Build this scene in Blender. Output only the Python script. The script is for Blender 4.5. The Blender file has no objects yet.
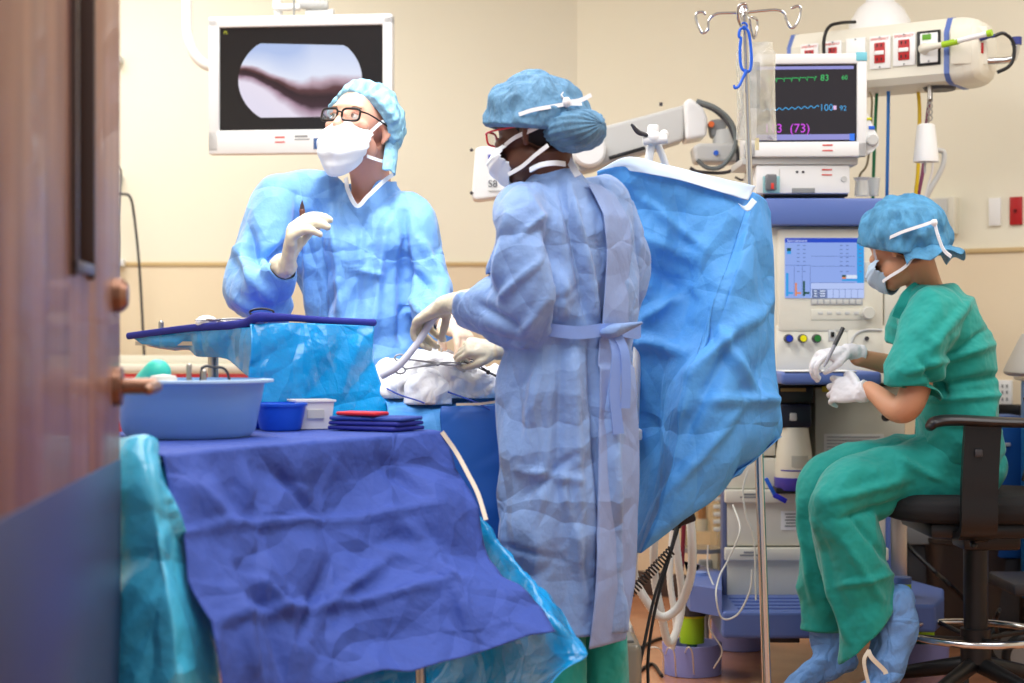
import bpy, bmesh, math, random
from math import sin, cos, pi, radians as rad, sqrt, exp
from mathutils import Vector, Matrix, noise
V = Vector
COL = bpy.context.scene.collection
noise.seed_set(11); random.seed(11)   # the same folds every time
FPX = 1024 * 60 / 36          # focal length in pixels of a 60 mm lens
CAM_Z = 1.08

def P(px, py, d):             # a point seen at px,py and standing d metres away
    return V(((px - 512) / FPX * d, d, CAM_Z - (py - 341.5) / FPX * d))
def PZ(px, py, z):            # the same, for a point known to lie at height z
    return P(px, py, (CAM_Z - z) * FPX / (py - 341.5))

# ------------------------------------------------------------------ materials
def lin(c):
    return tuple(((x / 255) / 12.92 if x / 255 <= .04045 else ((x / 255 + .055) / 1.055) ** 2.4) for x in c) + (1,)
_mats = {}
def mat(name, col, rough=.5, metal=0, bump=0, bscale=20, bdist=.004, emit=0, alpha=1, trans=0, sheen=0, coat=0,
        kind='noise', sub=0, var=0, vscale=4, spec=.5, ior=1.45, stretch=(1, 1, 1)):
    if name in _mats: return _mats[name]
    m = bpy.data.materials.new(name); m.use_nodes = True; _mats[name] = m
    nt = m.node_tree; N = nt.nodes; L = nt.links
    b = N['Principled BSDF']
    c = lin(col)
    b.inputs['Base Color'].default_value = c
    b.inputs['Roughness'].default_value = rough
    b.inputs['Metallic'].default_value = metal
    b.inputs['IOR'].default_value = ior
    b.inputs['Specular IOR Level'].default_value = spec
    b.inputs['Alpha'].default_value = alpha
    b.inputs['Transmission Weight'].default_value = trans
    b.inputs['Sheen Weight'].default_value = sheen
    b.inputs['Coat Weight'].default_value = coat
    if sub:
        b.inputs['Subsurface Weight'].default_value = sub
        b.inputs['Subsurface Radius'].default_value = (.02, .008, .004)
        b.inputs['Subsurface Scale'].default_value = .5
    if emit:
        b.inputs['Emission Color'].default_value = c
        b.inputs['Emission Strength'].default_value = emit
        b.inputs['Base Color'].default_value = (.01, .01, .01, 1)
    if bump or var:
        tc = N.new('ShaderNodeTexCoord'); mp = N.new('ShaderNodeMapping')
        mp.inputs['Scale'].default_value = stretch
        L.new(tc.outputs['Object'], mp.inputs['Vector'])
    if bump:
        bp = N.new('ShaderNodeBump'); bp.inputs['Strength'].default_value = bump; bp.inputs['Distance'].default_value = bdist
        if kind == 'crumple':
            n1 = N.new('ShaderNodeTexNoise'); n1.inputs['Scale'].default_value = bscale * .6; n1.inputs['Detail'].default_value = 2
            mx = N.new('ShaderNodeVectorMath'); mx.operation = 'MULTIPLY_ADD'
            mx.inputs[1].default_value = (.12, .12, .12)
            L.new(mp.outputs[0], n1.inputs['Vector']); L.new(n1.outputs['Color'], mx.inputs[0]); L.new(mp.outputs[0], mx.inputs[2])
            v1 = N.new('ShaderNodeTexVoronoi'); v1.feature = 'DISTANCE_TO_EDGE'; v1.inputs['Scale'].default_value = bscale * .7
            v2 = N.new('ShaderNodeTexVoronoi'); v2.feature = 'DISTANCE_TO_EDGE'; v2.inputs['Scale'].default_value = bscale * 1.1
            for vv, ro, sc_ in ((v1, (.3, .9, .2), (.45, .8, 1.3)), (v2, (.2, -.6, .9), (1.4, .9, .5))):
                mq = N.new('ShaderNodeMapping'); mq.inputs['Rotation'].default_value = ro; mq.inputs['Scale'].default_value = sc_
                L.new(mx.outputs[0], mq.inputs['Vector']); L.new(mq.outputs[0], vv.inputs['Vector'])
            s = N.new('ShaderNodeMath'); s.operation = 'MULTIPLY_ADD'; s.inputs[1].default_value = .6
            L.new(v2.outputs['Distance'], s.inputs[0]); L.new(v1.outputs['Distance'], s.inputs[2])
            mm = N.new('ShaderNodeMath'); mm.operation = 'MINIMUM'; mm.inputs[1].default_value = .42
            L.new(s.outputs[0], mm.inputs[0])
            n3 = N.new('ShaderNodeTexNoise'); n3.inputs['Scale'].default_value = bscale * .45; n3.inputs['Detail'].default_value = 1
            L.new(mp.outputs[0], n3.inputs['Vector'])
            m3 = N.new('ShaderNodeMath'); m3.operation = 'MULTIPLY'; L.new(mm.outputs[0], m3.inputs[0]); L.new(n3.outputs['Fac'], m3.inputs[1])
            n4 = N.new('ShaderNodeTexNoise'); n4.inputs['Scale'].default_value = bscale * 5; n4.inputs['Detail'].default_value = 3
            L.new(mp.outputs[0], n4.inputs['Vector'])
            m4 = N.new('ShaderNodeMath'); m4.operation = 'MULTIPLY_ADD'; m4.inputs[1].default_value = .05
            L.new(n4.outputs['Fac'], m4.inputs[0]); L.new(m3.outputs[0], m4.inputs[2]); L.new(m4.outputs[0], bp.inputs['Height'])
        else:
            n1 = N.new('ShaderNodeTexNoise'); n1.inputs['Scale'].default_value = bscale; n1.inputs['Detail'].default_value = 4
            L.new(mp.outputs[0], n1.inputs['Vector']); L.new(n1.outputs['Fac'], bp.inputs['Height'])
        L.new(bp.outputs[0], b.inputs['Normal'])
    if var:
        n2 = N.new('ShaderNodeTexNoise'); n2.inputs['Scale'].default_value = vscale; n2.inputs['Detail'].default_value = 5
        L.new(mp.outputs[0], n2.inputs['Vector'])
        hs = N.new('ShaderNodeHueSaturation'); hs.inputs['Color'].default_value = c
        mr = N.new('ShaderNodeMapRange'); mr.inputs['To Min'].default_value = 1 - var; mr.inputs['To Max'].default_value = 1 + var
        mr.inputs['From Min'].default_value = .3; mr.inputs['From Max'].default_value = .7
        L.new(n2.outputs['Fac'], mr.inputs['Value']); L.new(mr.outputs[0], hs.inputs['Value'])
        L.new(hs.outputs[0], b.inputs['Base Color'])
    return m

# ------------------------------------------------------------------ geometry helpers
def cr(pts, n):               # Catmull-Rom resampling of a list of vectors / tuples
    pts = [V(p) if len(p) in (2, 3, 4) else p for p in pts]
    if len(pts) < 3:
        return [pts[0].lerp(pts[-1], i / (n - 1)) for i in range(n)]
    out = []; m = len(pts) - 1
    for i in range(n):
        t = i / (n - 1) * m; k = min(int(t), m - 1); f = t - k
        p1, p2 = pts[k], pts[k + 1]
        p0 = pts[k - 1] if k > 0 else p1 * 2 - p2
        p3 = pts[k + 2] if k + 2 <= m else p2 * 2 - p1
        out.append(.5 * ((2 * p1) + (p2 - p0) * f + (2 * p0 - 5 * p1 + 4 * p2 - p3) * f * f + (3 * p1 - p0 - 3 * p2 + p3) * f ** 3))
    return out

class B:
    def __init__(s, M=None): s.v = []; s.f = []; s.M = M or Matrix()
    def add(s, vs, fs):
        o = len(s.v); s.v += [s.M @ V(v) for v in vs]; s.f += [tuple(i + o for i in f) for f in fs]; return s
    def box(s, c, sz, bev=0, seg=2, R=None):
        bm = bmesh.new(); bmesh.ops.create_cube(bm, size=1)
        for v in bm.verts: v.co = V((v.co.x * sz[0], v.co.y * sz[1], v.co.z * sz[2]))
        if bev > 0: bmesh.ops.bevel(bm, geom=bm.edges[:], offset=min(bev, min(sz) * .49), segments=seg, profile=.5, affect='EDGES')
        bm.verts.index_update()
        vs = [(R @ v.co if R else v.co) + V(c) for v in bm.verts]; fs = [tuple(v.index for v in f.verts) for f in bm.faces]
        bm.free(); return s.add(vs, fs)
    def pbox(s, x0, y0, x1, y1, d, depth, bev=.004, seg=2):   # a box whose front face spans these picture bounds at distance d
        a = P(x0, y0, d); b = P(x1, y1, d)
        return s.box(((a.x + b.x) / 2, d + depth / 2, (a.z + b.z) / 2), (abs(b.x - a.x), depth, abs(a.z - b.z)), bev, seg)
    def tube(s, pts, r, n=12, res=None, side=None, caps='flat', closed=False):
        pts = [V(p) for p in pts]
        rr = r if isinstance(r, (list, tuple)) and not (len(r) == 2 and not isinstance(r[0], (list, tuple)) and len(pts) != 2) else [r] * len(pts)
        rr = [(x, x) if not isinstance(x, (list, tuple)) else x for x in rr]
        if res:
            q = cr([(*p, ) for p in pts], res) if not closed else cr([(*p, ) for p in pts + [pts[0]]], res + 1)[:-1]
            ra = cr([(a, b) for a, b in rr] if not closed else [(a, b) for a, b in rr] + [rr[0]], res if not closed else res + 1)
            pts = q; rr = [(max(a[0], .0003), max(a[1], .0003)) for a in ra][:len(pts)]
        T = []
        m = len(pts)
        for i in range(m):
            if closed: t = pts[(i + 1) % m] - pts[i - 1]
            else: t = pts[min(i + 1, m - 1)] - pts[max(i - 1, 0)]
            T.append(t.normalized() if t.length > 1e-9 else V((0, 0, 1)))
        sd = V(side) if side is not None else (V((1, 0, 0)) if abs(T[0].x) < .8 else V((0, 0, 1)))
        rings = []; prev = sd
        if caps == 'round' and not closed:
            ex0 = []; ex1 = []
            for k in (1, .7, .35):
                pass
        def ring(c, t, ra, rb, sdv):
            u = sdv - t * sdv.dot(t)
            if u.length < 1e-6: u = t.orthogonal()
            u.normalize(); w = t.cross(u)
            return u, [c + u * (ra * cos(2 * pi * j / n)) + w * (rb * sin(2 * pi * j / n)) for j in range(n)]
        allr = []
        for i in range(m):
            base = V(side) if side is not None else prev
            u, rg = ring(pts[i], T[i], rr[i][0], rr[i][1], base); prev = u; allr.append(rg)
            if i == 0 and caps == 'round' and not closed:
                pre = []
                for a in (80, 60, 40, 20):
                    h = min(rr[0]) * sin(rad(a)); k = cos(rad(a))
                    pre.append(ring(pts[0] - T[0] * h, T[0], rr[0][0] * k, rr[0][1] * k, base)[1])
                allr = pre + allr
            if i == m - 1 and caps == 'round' and not closed:
                for a in (20, 40, 60, 80):
                    h = min(rr[-1]) * sin(rad(a)); k = cos(rad(a))
                    allr.append(ring(pts[-1] + T[-1] * h, T[-1], rr[-1][0] * k, rr[-1][1] * k, base)[1])
        vs = [p for rg in allr for p in rg]; fs = []
        K = len(allr)
        for i in range(K if closed else K - 1):
            for j in range(n):
                a = i * n + j; b_ = i * n + (j + 1) % n; c = ((i + 1) % K) * n + (j + 1) % n; d = ((i + 1) % K) * n + j
                fs.append((a, b_, c, d))
        if not closed and caps:
            fs.append(tuple(range(n))[::-1]); fs.append(tuple((K - 1) * n + j for j in range(n)))
        return s.add(vs, fs)
    def cyl(s, a, b, r0, r1=None, n=24):
        return s.tube([a, b], [r0, r0 if r1 is None else r1], n)
    def lathe(s, prof, c=(0, 0, 0), n=32, axis='z', caps=True):
        vs = []; fs = []
        for r, z in prof:
            for j in range(n):
                a = 2 * pi * j / n
                p = (r * cos(a), r * sin(a), z) if axis == 'z' else ((r * cos(a), z, r * sin(a)) if axis == 'y' else (z, r * cos(a), r * sin(a)))
                vs.append(V(p) + V(c))
        K = len(prof)
        for i in range(K - 1):
            for j in range(n): fs.append((i * n + j, i * n + (j + 1) % n, (i + 1) * n + (j + 1) % n, (i + 1) * n + j))
        if caps: fs.append(tuple(range(n))[::-1]); fs.append(tuple((K - 1) * n + j for j in range(n)))
        return s.add(vs, fs)
    def ball(s, c, r, nu=24, nv=14, R=None):
        r = (r, r, r) if not isinstance(r, (list, tuple)) else r
        vs = []; fs = []
        for i in range(nv + 1):
            a = pi * (i + .02) / (nv + .04)
            for j in range(nu):
                q = V((r[0] * sin(a) * cos(2 * pi * j / nu), r[1] * sin(a) * sin(2 * pi * j / nu), r[2] * cos(a)))
                vs.append((R @ q if R else q) + V(c))
        for i in range(nv):
            for j in range(nu): fs.append((i * nu + j, (i + 1) * nu + j, (i + 1) * nu + (j + 1) % nu, i * nu + (j + 1) % nu))
        fs.append(tuple(range(nu))); fs.append(tuple(nv * nu + j for j in range(nu))[::-1])
        return s.add(vs, fs)
    def prism(s, poly, h, M=None):          # polygon in local XZ, extruded h along Y
        n = len(poly); M = M or Matrix()
        vs = [M @ V((x, 0, z)) for x, z in poly] + [M @ V((x, h, z)) for x, z in poly]
        fs = [tuple(range(n)), tuple(range(2 * n - 1, n - 1, -1))] + [(i, i + n, (i + 1) % n + n, (i + 1) % n) for i in range(n)]
        return s.add(vs, fs)
    def grid(s, fn, nu, nv, closeu=False):
        vs = [fn(i / (nu if closeu else nu - 1), j / (nv - 1)) for j in range(nv) for i in range(nu)]; fs = []
        for j in range(nv - 1):
            for i in range(nu if closeu else nu - 1):
                a = j * nu + i; b_ = j * nu + (i + 1) % nu
                fs.append((a, b_, b_ + nu, a + nu))
        return s.add(vs, fs)
    def strap(s, pts, w, t, wdir, res=None):     # flat band along pts; wdir = direction(s) of its width
        pts = [V(p) for p in pts]
        wd = wdir if isinstance(wdir, list) else [wdir] * len(pts)
        if res:
            wd = cr([tuple(x) for x in wd], res); pts = cr([tuple(p) for p in pts], res)
        vs = []; fs = []; m = len(pts)
        for i in range(m):
            T = (pts[min(i + 1, m - 1)] - pts[max(i - 1, 0)]).normalized()
            u = V(wd[i]); u = (u - T * u.dot(T)).normalized(); nn = T.cross(u)
            for a, b_ in ((-1, -1), (1, -1), (1, 1), (-1, 1)): vs.append(pts[i] + u * (a * w / 2) + nn * (b_ * t / 2))
        for i in range(m - 1):
            for j in range(4): fs.append((i * 4 + j, i * 4 + (j + 1) % 4, i * 4 + 4 + (j + 1) % 4, i * 4 + 4 + j))
        fs.append((3, 2, 1, 0)); fs.append(tuple((m - 1) * 4 + j for j in range(4)))
        return s.add(vs, fs)

def thing(name, label, cat, loc=(0, 0, 0), group=None, kind=None):
    o = bpy.data.objects.new(name, None); COL.objects.link(o); o.location = V(loc); o.empty_display_size = .05
    if kind: o['kind'] = kind
    else: o['label'] = label; o['category'] = cat
    if group: o['group'] = group
    return o
def root_loc(o):
    while o.parent: o = o.parent
    return V(o.location)
def obj(name, b, m, parent=None, angle=35, smooth=True, label=None, cat=None, group=None, kind=None, solid=0):
    if isinstance(b, B): vs, fs = b.v, b.f
    else: vs, fs = b
    if parent: off = root_loc(parent); loc = V((0, 0, 0))
    else:
        off = V((sum(v[0] for v in vs) / len(vs), sum(v[1] for v in vs) / len(vs), min(v[2] for v in vs))); loc = off
    me = bpy.data.meshes.new(name); me.from_pydata([tuple(V(v) - off) for v in vs], [], fs); me.validate()
    bm = bmesh.new(); bm.from_mesh(me)
    if not solid: bmesh.ops.recalc_face_normals(bm, faces=bm.faces[:])
    bm.to_mesh(me); bm.free()
    if smooth:
        me.polygons.foreach_set('use_smooth', [True] * len(me.polygons))
        if angle and angle < 180: me.set_sharp_from_angle(angle=rad(angle))
    me.materials.append(m)
    o = bpy.data.objects.new(name, me); COL.objects.link(o)
    if parent: o.parent = parent
    else: o.location = loc
    if label: o['label'] = label
    if cat: o['category'] = cat
    if group: o['group'] = group
    if kind: o['kind'] = kind
    if solid:
        md = o.modifiers.new('Solidify', 'SOLIDIFY'); md.thickness = solid; md.offset = 0
    return o

def fuse(b, voxel=.008, smooth=6, disp=None, cut=None, post=2):   # overlapping closed shapes -> one continuous skin
    me = bpy.data.meshes.new('tmp'); me.from_pydata([tuple(v) for v in b.v], [], b.f); me.validate()
    bm = bmesh.new(); bm.from_mesh(me); bmesh.ops.recalc_face_normals(bm, faces=bm.faces[:]); bm.to_mesh(me); bm.free()
    o = bpy.data.objects.new('tmp', me); COL.objects.link(o)
    r = o.modifiers.new('r', 'REMESH'); r.mode = 'VOXEL'; r.voxel_size = voxel; r.adaptivity = 0
    if smooth:
        sm = o.modifiers.new('s', 'SMOOTH'); sm.factor = .5; sm.iterations = smooth
    bpy.context.view_layer.update()
    dg = bpy.context.evaluated_depsgraph_get()
    m2 = bpy.data.meshes.new_from_object(o.evaluated_get(dg))
    vs = [v.co.copy() for v in m2.vertices]; ns = [v.normal.copy() for v in m2.vertices]; fs = [tuple(p.vertices) for p in m2.polygons]
    bpy.data.objects.remove(o); bpy.data.meshes.remove(me); bpy.data.meshes.remove(m2)
    if disp:
        vs = [v + n * disp(v, n) for v, n in zip(vs, ns)]
    if cut:
        keep = [not cut(v) for v in vs]
        fs = [f for f in fs if all(keep[i] for i in f)]
        used = sorted({i for f in fs for i in f}); mp = {o_: k for k, o_ in enumerate(used)}
        vs = [vs[i] for i in used]; fs = [tuple(mp[i] for i in f) for f in fs]
        ec = {}
        for f in fs:
            for i in range(len(f)):
                e = (min(f[i], f[i - 1]), max(f[i], f[i - 1])); ec[e] = ec.get(e, 0) + 1
        nb_ = {}
        for (a, b_), c in ec.items():
            if c == 1: nb_.setdefault(a, []).append(b_); nb_.setdefault(b_, []).append(a)
        for _ in range(14):          # even out the cut edge so hems run cleanly
            new = {i: (vs[i] * 2 + sum((vs[k] for k in n_), V()) * (2 / len(n_))) / 4 for i, n_ in nb_.items()}
            for i, p in new.items(): vs[i] = p
    return vs, fs

# cloth relief
CR1 = Matrix.Diagonal(V((.4, .7, 1.0))) @ Matrix.Rotation(.9, 3, 'Y') @ Matrix.Rotation(.3, 3, 'X')
CR2 = Matrix.Diagonal(V((1.1, .8, .42))) @ Matrix.Rotation(-.55, 3, 'Y') @ Matrix.Rotation(.4, 3, 'Z')
def crumple(p, s=6, seed=0):
    q = p * s + V((seed * 7.3, seed * 3.1, seed * 1.7))
    q = q + noise.noise_vector(q * .7) * .4
    d, _ = noise.voronoi(CR1 @ q)
    d2, _ = noise.voronoi(CR2 @ q + V((5, 5, 5)))
    k = .5 + noise.noise(q * .5)
    return (min(d[1] - d[0], .6) * (.5 + .5 * k) + .6 * min(d2[1] - d2[0], .6) * (1.1 - .6 * k) + .35 * noise.noise(q * .6) - .35) * 1.5
def ridge(p, sx, sy, sz, seed=0):
    q = V((p.x * sx, p.y * sy, p.z * sz)) + V((seed * 3.7, seed * 9.1, seed * 5.3))
    return 1 - 2 * abs(noise.noise(q)) - .5
def seg_ridge(p, a, b, w, h):
    if p.y > max(a.y, b.y) + .16: return 0
    k = 1 / p.y                       # the crease runs over whatever part of the cloth lies behind or before the line a-b
    p = V((p.x * k, 0, (p.z - CAM_Z) * k)); a2 = V((a.x / a.y, 0, (a.z - CAM_Z) / a.y)); b2 = V((b.x / b.y, 0, (b.z - CAM_Z) / b.y))
    ab = b2 - a2; t = max(0, min(1, (p - a2).dot(ab) / ab.length_squared)); d = (p - a2 - ab * t).length / k
    return 1.35 * h * exp(-(d / w) ** 2) * (1 - .6 * abs(2 * t - 1) ** 3)

def patch(ctrl, nu, nv, disp=None, lin_=False):     # smooth surface through rows of control points
    def row(r): return [V(p) for p in r]
    rows = [cr([tuple(p) for p in row(r)], nu) if not lin_ else cr([tuple(p) for p in row(r)], nu) for r in ctrl]
    colsv = [cr([tuple(rows[j][i]) for j in range(len(rows))], nv) for i in range(nu)]
    vs = [colsv[i][j] for j in range(nv) for i in range(nu)]
    if disp:
        out = []
        for j in range(nv):
            for i in range(nu):
                a = vs[j * nu + min(i + 1, nu - 1)] - vs[j * nu + max(i - 1, 0)]
                b_ = vs[min(j + 1, nv - 1) * nu + i] - vs[max(j - 1, 0) * nu + i]
                n = a.cross(b_); n = n.normalized() if n.length > 1e-9 else V((0, -1, 0))
                if n.y > 0: n = -n
                out.append(vs[j * nu + i] + n * disp(vs[j * nu + i], i / (nu - 1), j / (nv - 1)))
        vs = out
    fs = [(j * nu + i, (j + 1) * nu + i, (j + 1) * nu + i + 1, j * nu + i + 1) for j in range(nv - 1) for i in range(nu - 1)]
    return vs, fs

def text(name, body, size, M, m, parent, depth=.0006, align='LEFT', label=None):
    cu = bpy.data.curves.new(name, 'FONT'); cu.body = body; cu.size = size; cu.extrude = depth; cu.align_x = align
    o = bpy.data.objects.new('t', cu); COL.objects.link(o); bpy.context.view_layer.update()
    me = bpy.data.meshes.new_from_object(o.evaluated_get(bpy.context.evaluated_depsgraph_get()))
    R = M @ Matrix.Rotation(rad(90), 4, 'X')
    vs = [R @ v.co for v in me.vertices]; fs = [tuple(p.vertices) for p in me.polygons]
    bpy.data.objects.remove(o); bpy.data.curves.remove(cu); bpy.data.meshes.remove(me)
    return obj(name, (vs, fs), m, parent, smooth=False, label=label)
def T(p, rz=0, rx=0, ry=0):
    return Matrix.Translation(V(p)) @ Matrix.Rotation(rad(rz), 4, 'Z') @ Matrix.Rotation(rad(rx), 4, 'X') @ Matrix.Rotation(rad(ry), 4, 'Y')
# ------------------------------------------------------------------ colours
CREAM = mat('wall_cream', (237, 232, 212), .55, bump=.05, bscale=300, bdist=.001)
TAN = mat('wall_tan', (226, 208, 178), .5, bump=.04, bscale=300, bdist=.001)
CEIL = mat('ceiling_white', (240, 240, 236), .9)
WHITE = mat('white_plastic', (238, 238, 236), .35)
OFFW = mat('warm_white_plastic', (226, 222, 206), .4)
LGREY = mat('light_grey_plastic', (200, 200, 196), .45)
GREY = mat('mid_grey_plastic', (140, 142, 142), .5)
DGREY = mat('dark_grey_plastic', (60, 60, 64), .45)
BLACK = mat('black_plastic', (18, 18, 20), .4)
CHROME = mat('polished_steel', (205, 205, 205), .18, metal=1)
STEEL = mat('brushed_steel', (175, 172, 166), .32, metal=1, bump=.05, bscale=200)
MBLUE = mat('machine_blue', (92, 116, 182), .4)
LILAC = mat('caster_lilac', (142, 146, 208), .4)
RED = mat('outlet_red', (178, 26, 30), .4)
LOGO = mat('logo_red', (214, 60, 50), .5)
LIME = mat('lime_green', (160, 200, 30), .4)
SCRUB = mat('scrub_green', (14, 152, 142), .8, bump=.7, bscale=4, bdist=.09, sheen=.2)
GOWN = mat('gown_blue', (130, 164, 218), .62, bump=.9, bscale=6, bdist=.12, kind='crumple', sheen=.2)
GOWN2 = mat('gown_sky_blue', (116, 172, 234), .6, bump=.9, bscale=6, bdist=.11, kind='crumple', sheen=.2)
DRAPE = mat('drape_blue', (82, 160, 232), .6, bump=.9, bscale=5, bdist=.13, kind='crumple')
TDRAPE = mat('table_drape_blue', (52, 78, 162), .75, bump=.9, bscale=6, bdist=.13, kind='crumple')
PLAST = mat('teal_plastic_film', (10, 146, 214), .2, bump=.9, bscale=6, bdist=.11, kind='crumple', coat=.4)
PLASTL = mat('pale_teal_film', (70, 180, 218), .25, bump=.9, bscale=6, bdist=.11, kind='crumple', coat=.3)
CAPB = None
GLOVE = mat('latex_glove', (216, 206, 180), .5, bump=.2, bscale=60, bdist=.002, sub=.1)
GLOVEW = mat('white_glove', (232, 232, 236), .6, bump=.25, bscale=50, bdist=.002)
GAUZE = mat('white_gauze', (240, 240, 242), .9, bump=.9, bscale=14, bdist=.05, kind='crumple')
def wood():
    m = mat('door_wood', (150, 105, 84), .42, coat=.08)
    nt = m.node_tree; N = nt.nodes; L = nt.links; b = N['Principled BSDF']
    tc = N.new('ShaderNodeTexCoord'); mp = N.new('ShaderNodeMapping'); mp.inputs['Scale'].default_value = (14, 14, .7)
    n = N.new('ShaderNodeTexNoise'); n.inputs['Scale'].default_value = 3; n.inputs['Detail'].default_value = 5
    r = N.new('ShaderNodeValToRGB'); r.color_ramp.elements[0].color = lin((104, 66, 56)); r.color_ramp.elements[1].color = lin((150, 108, 84))
    r.color_ramp.elements[0].position = .35; r.color_ramp.elements[1].position = .68
    L.new(tc.outputs['Object'], mp.inputs[0]); L.new(mp.outputs[0], n.inputs['Vector']); L.new(n.outputs['Fac'], r.inputs[0]); L.new(r.outputs[0], b.inputs['Base Color'])
    return m
WOOD = wood()
FLOOR = mat('floor_terracotta', (198, 136, 98), .25, var=.12, vscale=9, coat=.3)

# ------------------------------------------------------------------ room shell
CX, CY = .286, 7.5                     # corner where the two far walls meet
RX, RY = 3.3, 5.26                     # the right wall runs towards the viewer's right
def wall(name, a, b, z0, z1, m, t=.1):
    a = V((a[0], a[1], 0)); b = V((b[0], b[1], 0)); d = (b - a).normalized(); n = V((d.y, -d.x, 0))
    ctr = (a + b) / 2
    # put the thickness behind the face (away from the room centre)
    if (V((0, 4, 0)) - ctr).dot(n) > 0: n = -n
    q = [a, b, b + n * t, a + n * t]
    vs = [(p.x, p.y, z0) for p in q] + [(p.x, p.y, z1) for p in q]
    return obj(name, (vs, [(0, 1, 2, 3), (7, 6, 5, 4), (0, 4, 5, 1), (1, 5, 6, 2), (2, 6, 7, 3), (3, 7, 4, 0)]), m, smooth=False, kind='structure')
RAILZ = CAM_Z + 78 / FPX * 7.5
obj('floor', ([(-2.6, -.6, 0), (3.6, -.6, 0), (3.6, 8, 0), (-2.6, 8, 0), (-2.6, -.6, -.1), (3.6, -.6, -.1), (3.6, 8, -.1), (-2.6, 8, -.1)],
    [(0, 1, 2, 3), (4, 5, 6, 7), (0, 1, 5, 4), (1, 2, 6, 5), (2, 3, 7, 6), (3, 0, 4, 7)]), FLOOR, smooth=False, kind='structure')
obj('ceiling', B().box((.5, 3.7, 3.05), (6.2, 8.6, .1)), CEIL, smooth=False, kind='structure')
wall('wall_back', (-2.5, CY), (CX, CY), 0, 3.0, CREAM)
wall('wall_right', (CX, CY), (RX, RY), 0, 3.0, CREAM)
wall('wall_left', (-2.5, 1.2), (-2.5, CY), 0, 3.0, CREAM)
wall('wall_front_right', (RX, 1.2), (RX, RY), 0, 3.0, CREAM)
def wainscot(name, a, b, off, z0, z1, t, m):
    a = V((*a, 0)); b = V((*b, 0)); d = (b - a).normalized(); n = V((d.y, -d.x, 0))
    if (V((0, 4, 0)) - (a + b) / 2).dot(n) < 0: n = -n
    M = Matrix.Translation((a + b) / 2 + n * (t / 2 + off) + V((0, 0, (z0 + z1) / 2))) @ Matrix.Rotation(math.atan2(d.y, d.x), 4, 'Z')
    return obj(name, B(M).box((0, 0, 0), ((b - a).length, t, z1 - z0), .004), m, kind='structure')
wainscot('trim_1', (-2.5, CY), (CX, CY), 0, .1, RAILZ - .006, .012, TAN)
wainscot('trim_2', (CX, CY), (RX, RY), 0, .1, RAILZ - .006, .012, TAN)
RAILM = mat('rail_tan', (205, 178, 130), .5)
wainscot('trim_3', (-2.5, CY), (CX, CY), 0, RAILZ - .012, RAILZ + .006, .02, RAILM)
wainscot('trim_4', (CX, CY), (RX, RY), 0, RAILZ - .012, RAILZ + .006, .02, RAILM)
BASEM = mat('baseboard_dark', (70, 55, 50), .5)
wainscot('baseboard_back', (-2.5, CY), (CX, CY), 0, 0, .1, .015, BASEM)
wainscot('baseboard_right', (CX, CY), (RX, RY), 0, 0, .1, .015, BASEM)
# a vertical panel joint of the wall protection on the right
def RW(px, py, off=0):      # point on the right wall seen at px,py
    rx = (px - 512) / FPX; dx, dy = RX - CX, RY - CY
    t = (CX - rx * CY) / (rx * dy - dx); d = CY + t * dy
    p = P(px, py, d); n = V((dy, -dx, 0)).normalized()
    if n.y > 0: n = -n
    return p + n * off
RWA = math.degrees(math.atan2(RY - CY, RX - CX))

# ------------------------------------------------------------------ the open door, near left
dA = V((-.689, 3.0, 0)); dDir = (V((-.591, 1.97, 0)) - dA).normalized(); dB = dA + dDir * 1.12
dn = V((-dDir.y, dDir.x, 0));                       # side facing the room's middle
if dn.x < 0: dn = -dn
ang = math.degrees(math.atan2(dDir.y, dDir.x))
# local frame of the leaf: X from free edge to hinge, Y towards... , Z up
Md = Matrix.Translation(dA) @ Matrix.Rotation(rad(ang), 4, 'Z')
sy = 1 if (Matrix.Rotation(rad(ang), 4, 'Z') @ V((0, 1, 0))).dot(dn) > 0 else -1
door = thing('door_1', None, None, dA, kind='structure')
zt = 2.15
b = B(Md); wx0, wx1, wz0, wz1 = .36, .53, 1.19, 2.0
th = .045; yc = -sy * th / 2
b.box(((0 + wx0) / 2, yc, zt / 2 + .01), (wx0, th, zt), .002)
b.box(((wx1 + 1.12) / 2, yc, zt / 2 + .01), (1.12 - wx1, th, zt), .002)
b.box(((wx0 + wx1) / 2, yc, wz0 / 2 + .01), (wx1 - wx0, th, wz0), .0)
b.box(((wx0 + wx1) / 2, yc, (wz1 + zt) / 2 + .01), (wx1 - wx0, th, zt - wz1), .0)
obj('door_leaf', b, WOOD, door)
b = B(Md)
fm = mat('door_window_frame', (70, 50, 42), .35, metal=.2)
for x in (wx0, wx1): b.box((x, yc, (wz0 + wz1) / 2), (.018, th + .02, wz1 - wz0 + .03), .003)
for z in (wz0, wz1): b.box(((wx0 + wx1) / 2, yc, z), (wx1 - wx0 + .018, th + .02, .018), .003)
obj('window_frame', b, fm, door)
obj('window_glass', B(Md).box(((wx0 + wx1) / 2, yc, (wz0 + wz1) / 2), (wx1 - wx0, .006, wz1 - wz0)), mat('wired_glass', (70, 74, 56), .12, trans=.3, alpha=1), door, label='greenish wired glass')
obj('kick_plate', B(Md).box((.56, sy * .001, .4425), (1.11, .003, .885 - .02), .001), mat('kick_plate_steel', (92, 94, 128), .36, metal=.7, bump=.03, bscale=120), door, label='satin metal kick plate')
BRASS = mat('satin_bronze', (150, 112, 92), .35, metal=.8)
def yl(prof, x, z):
    bb = B(Md); bb.lathe([(r, sy * y) for r, y in prof], (x, 0, z), 24, 'y'); return bb
h = yl([(.001, 0), (.034, 0), (.034, .012), (.014, .016), (.014, .07)], .065, 1.003)
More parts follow.
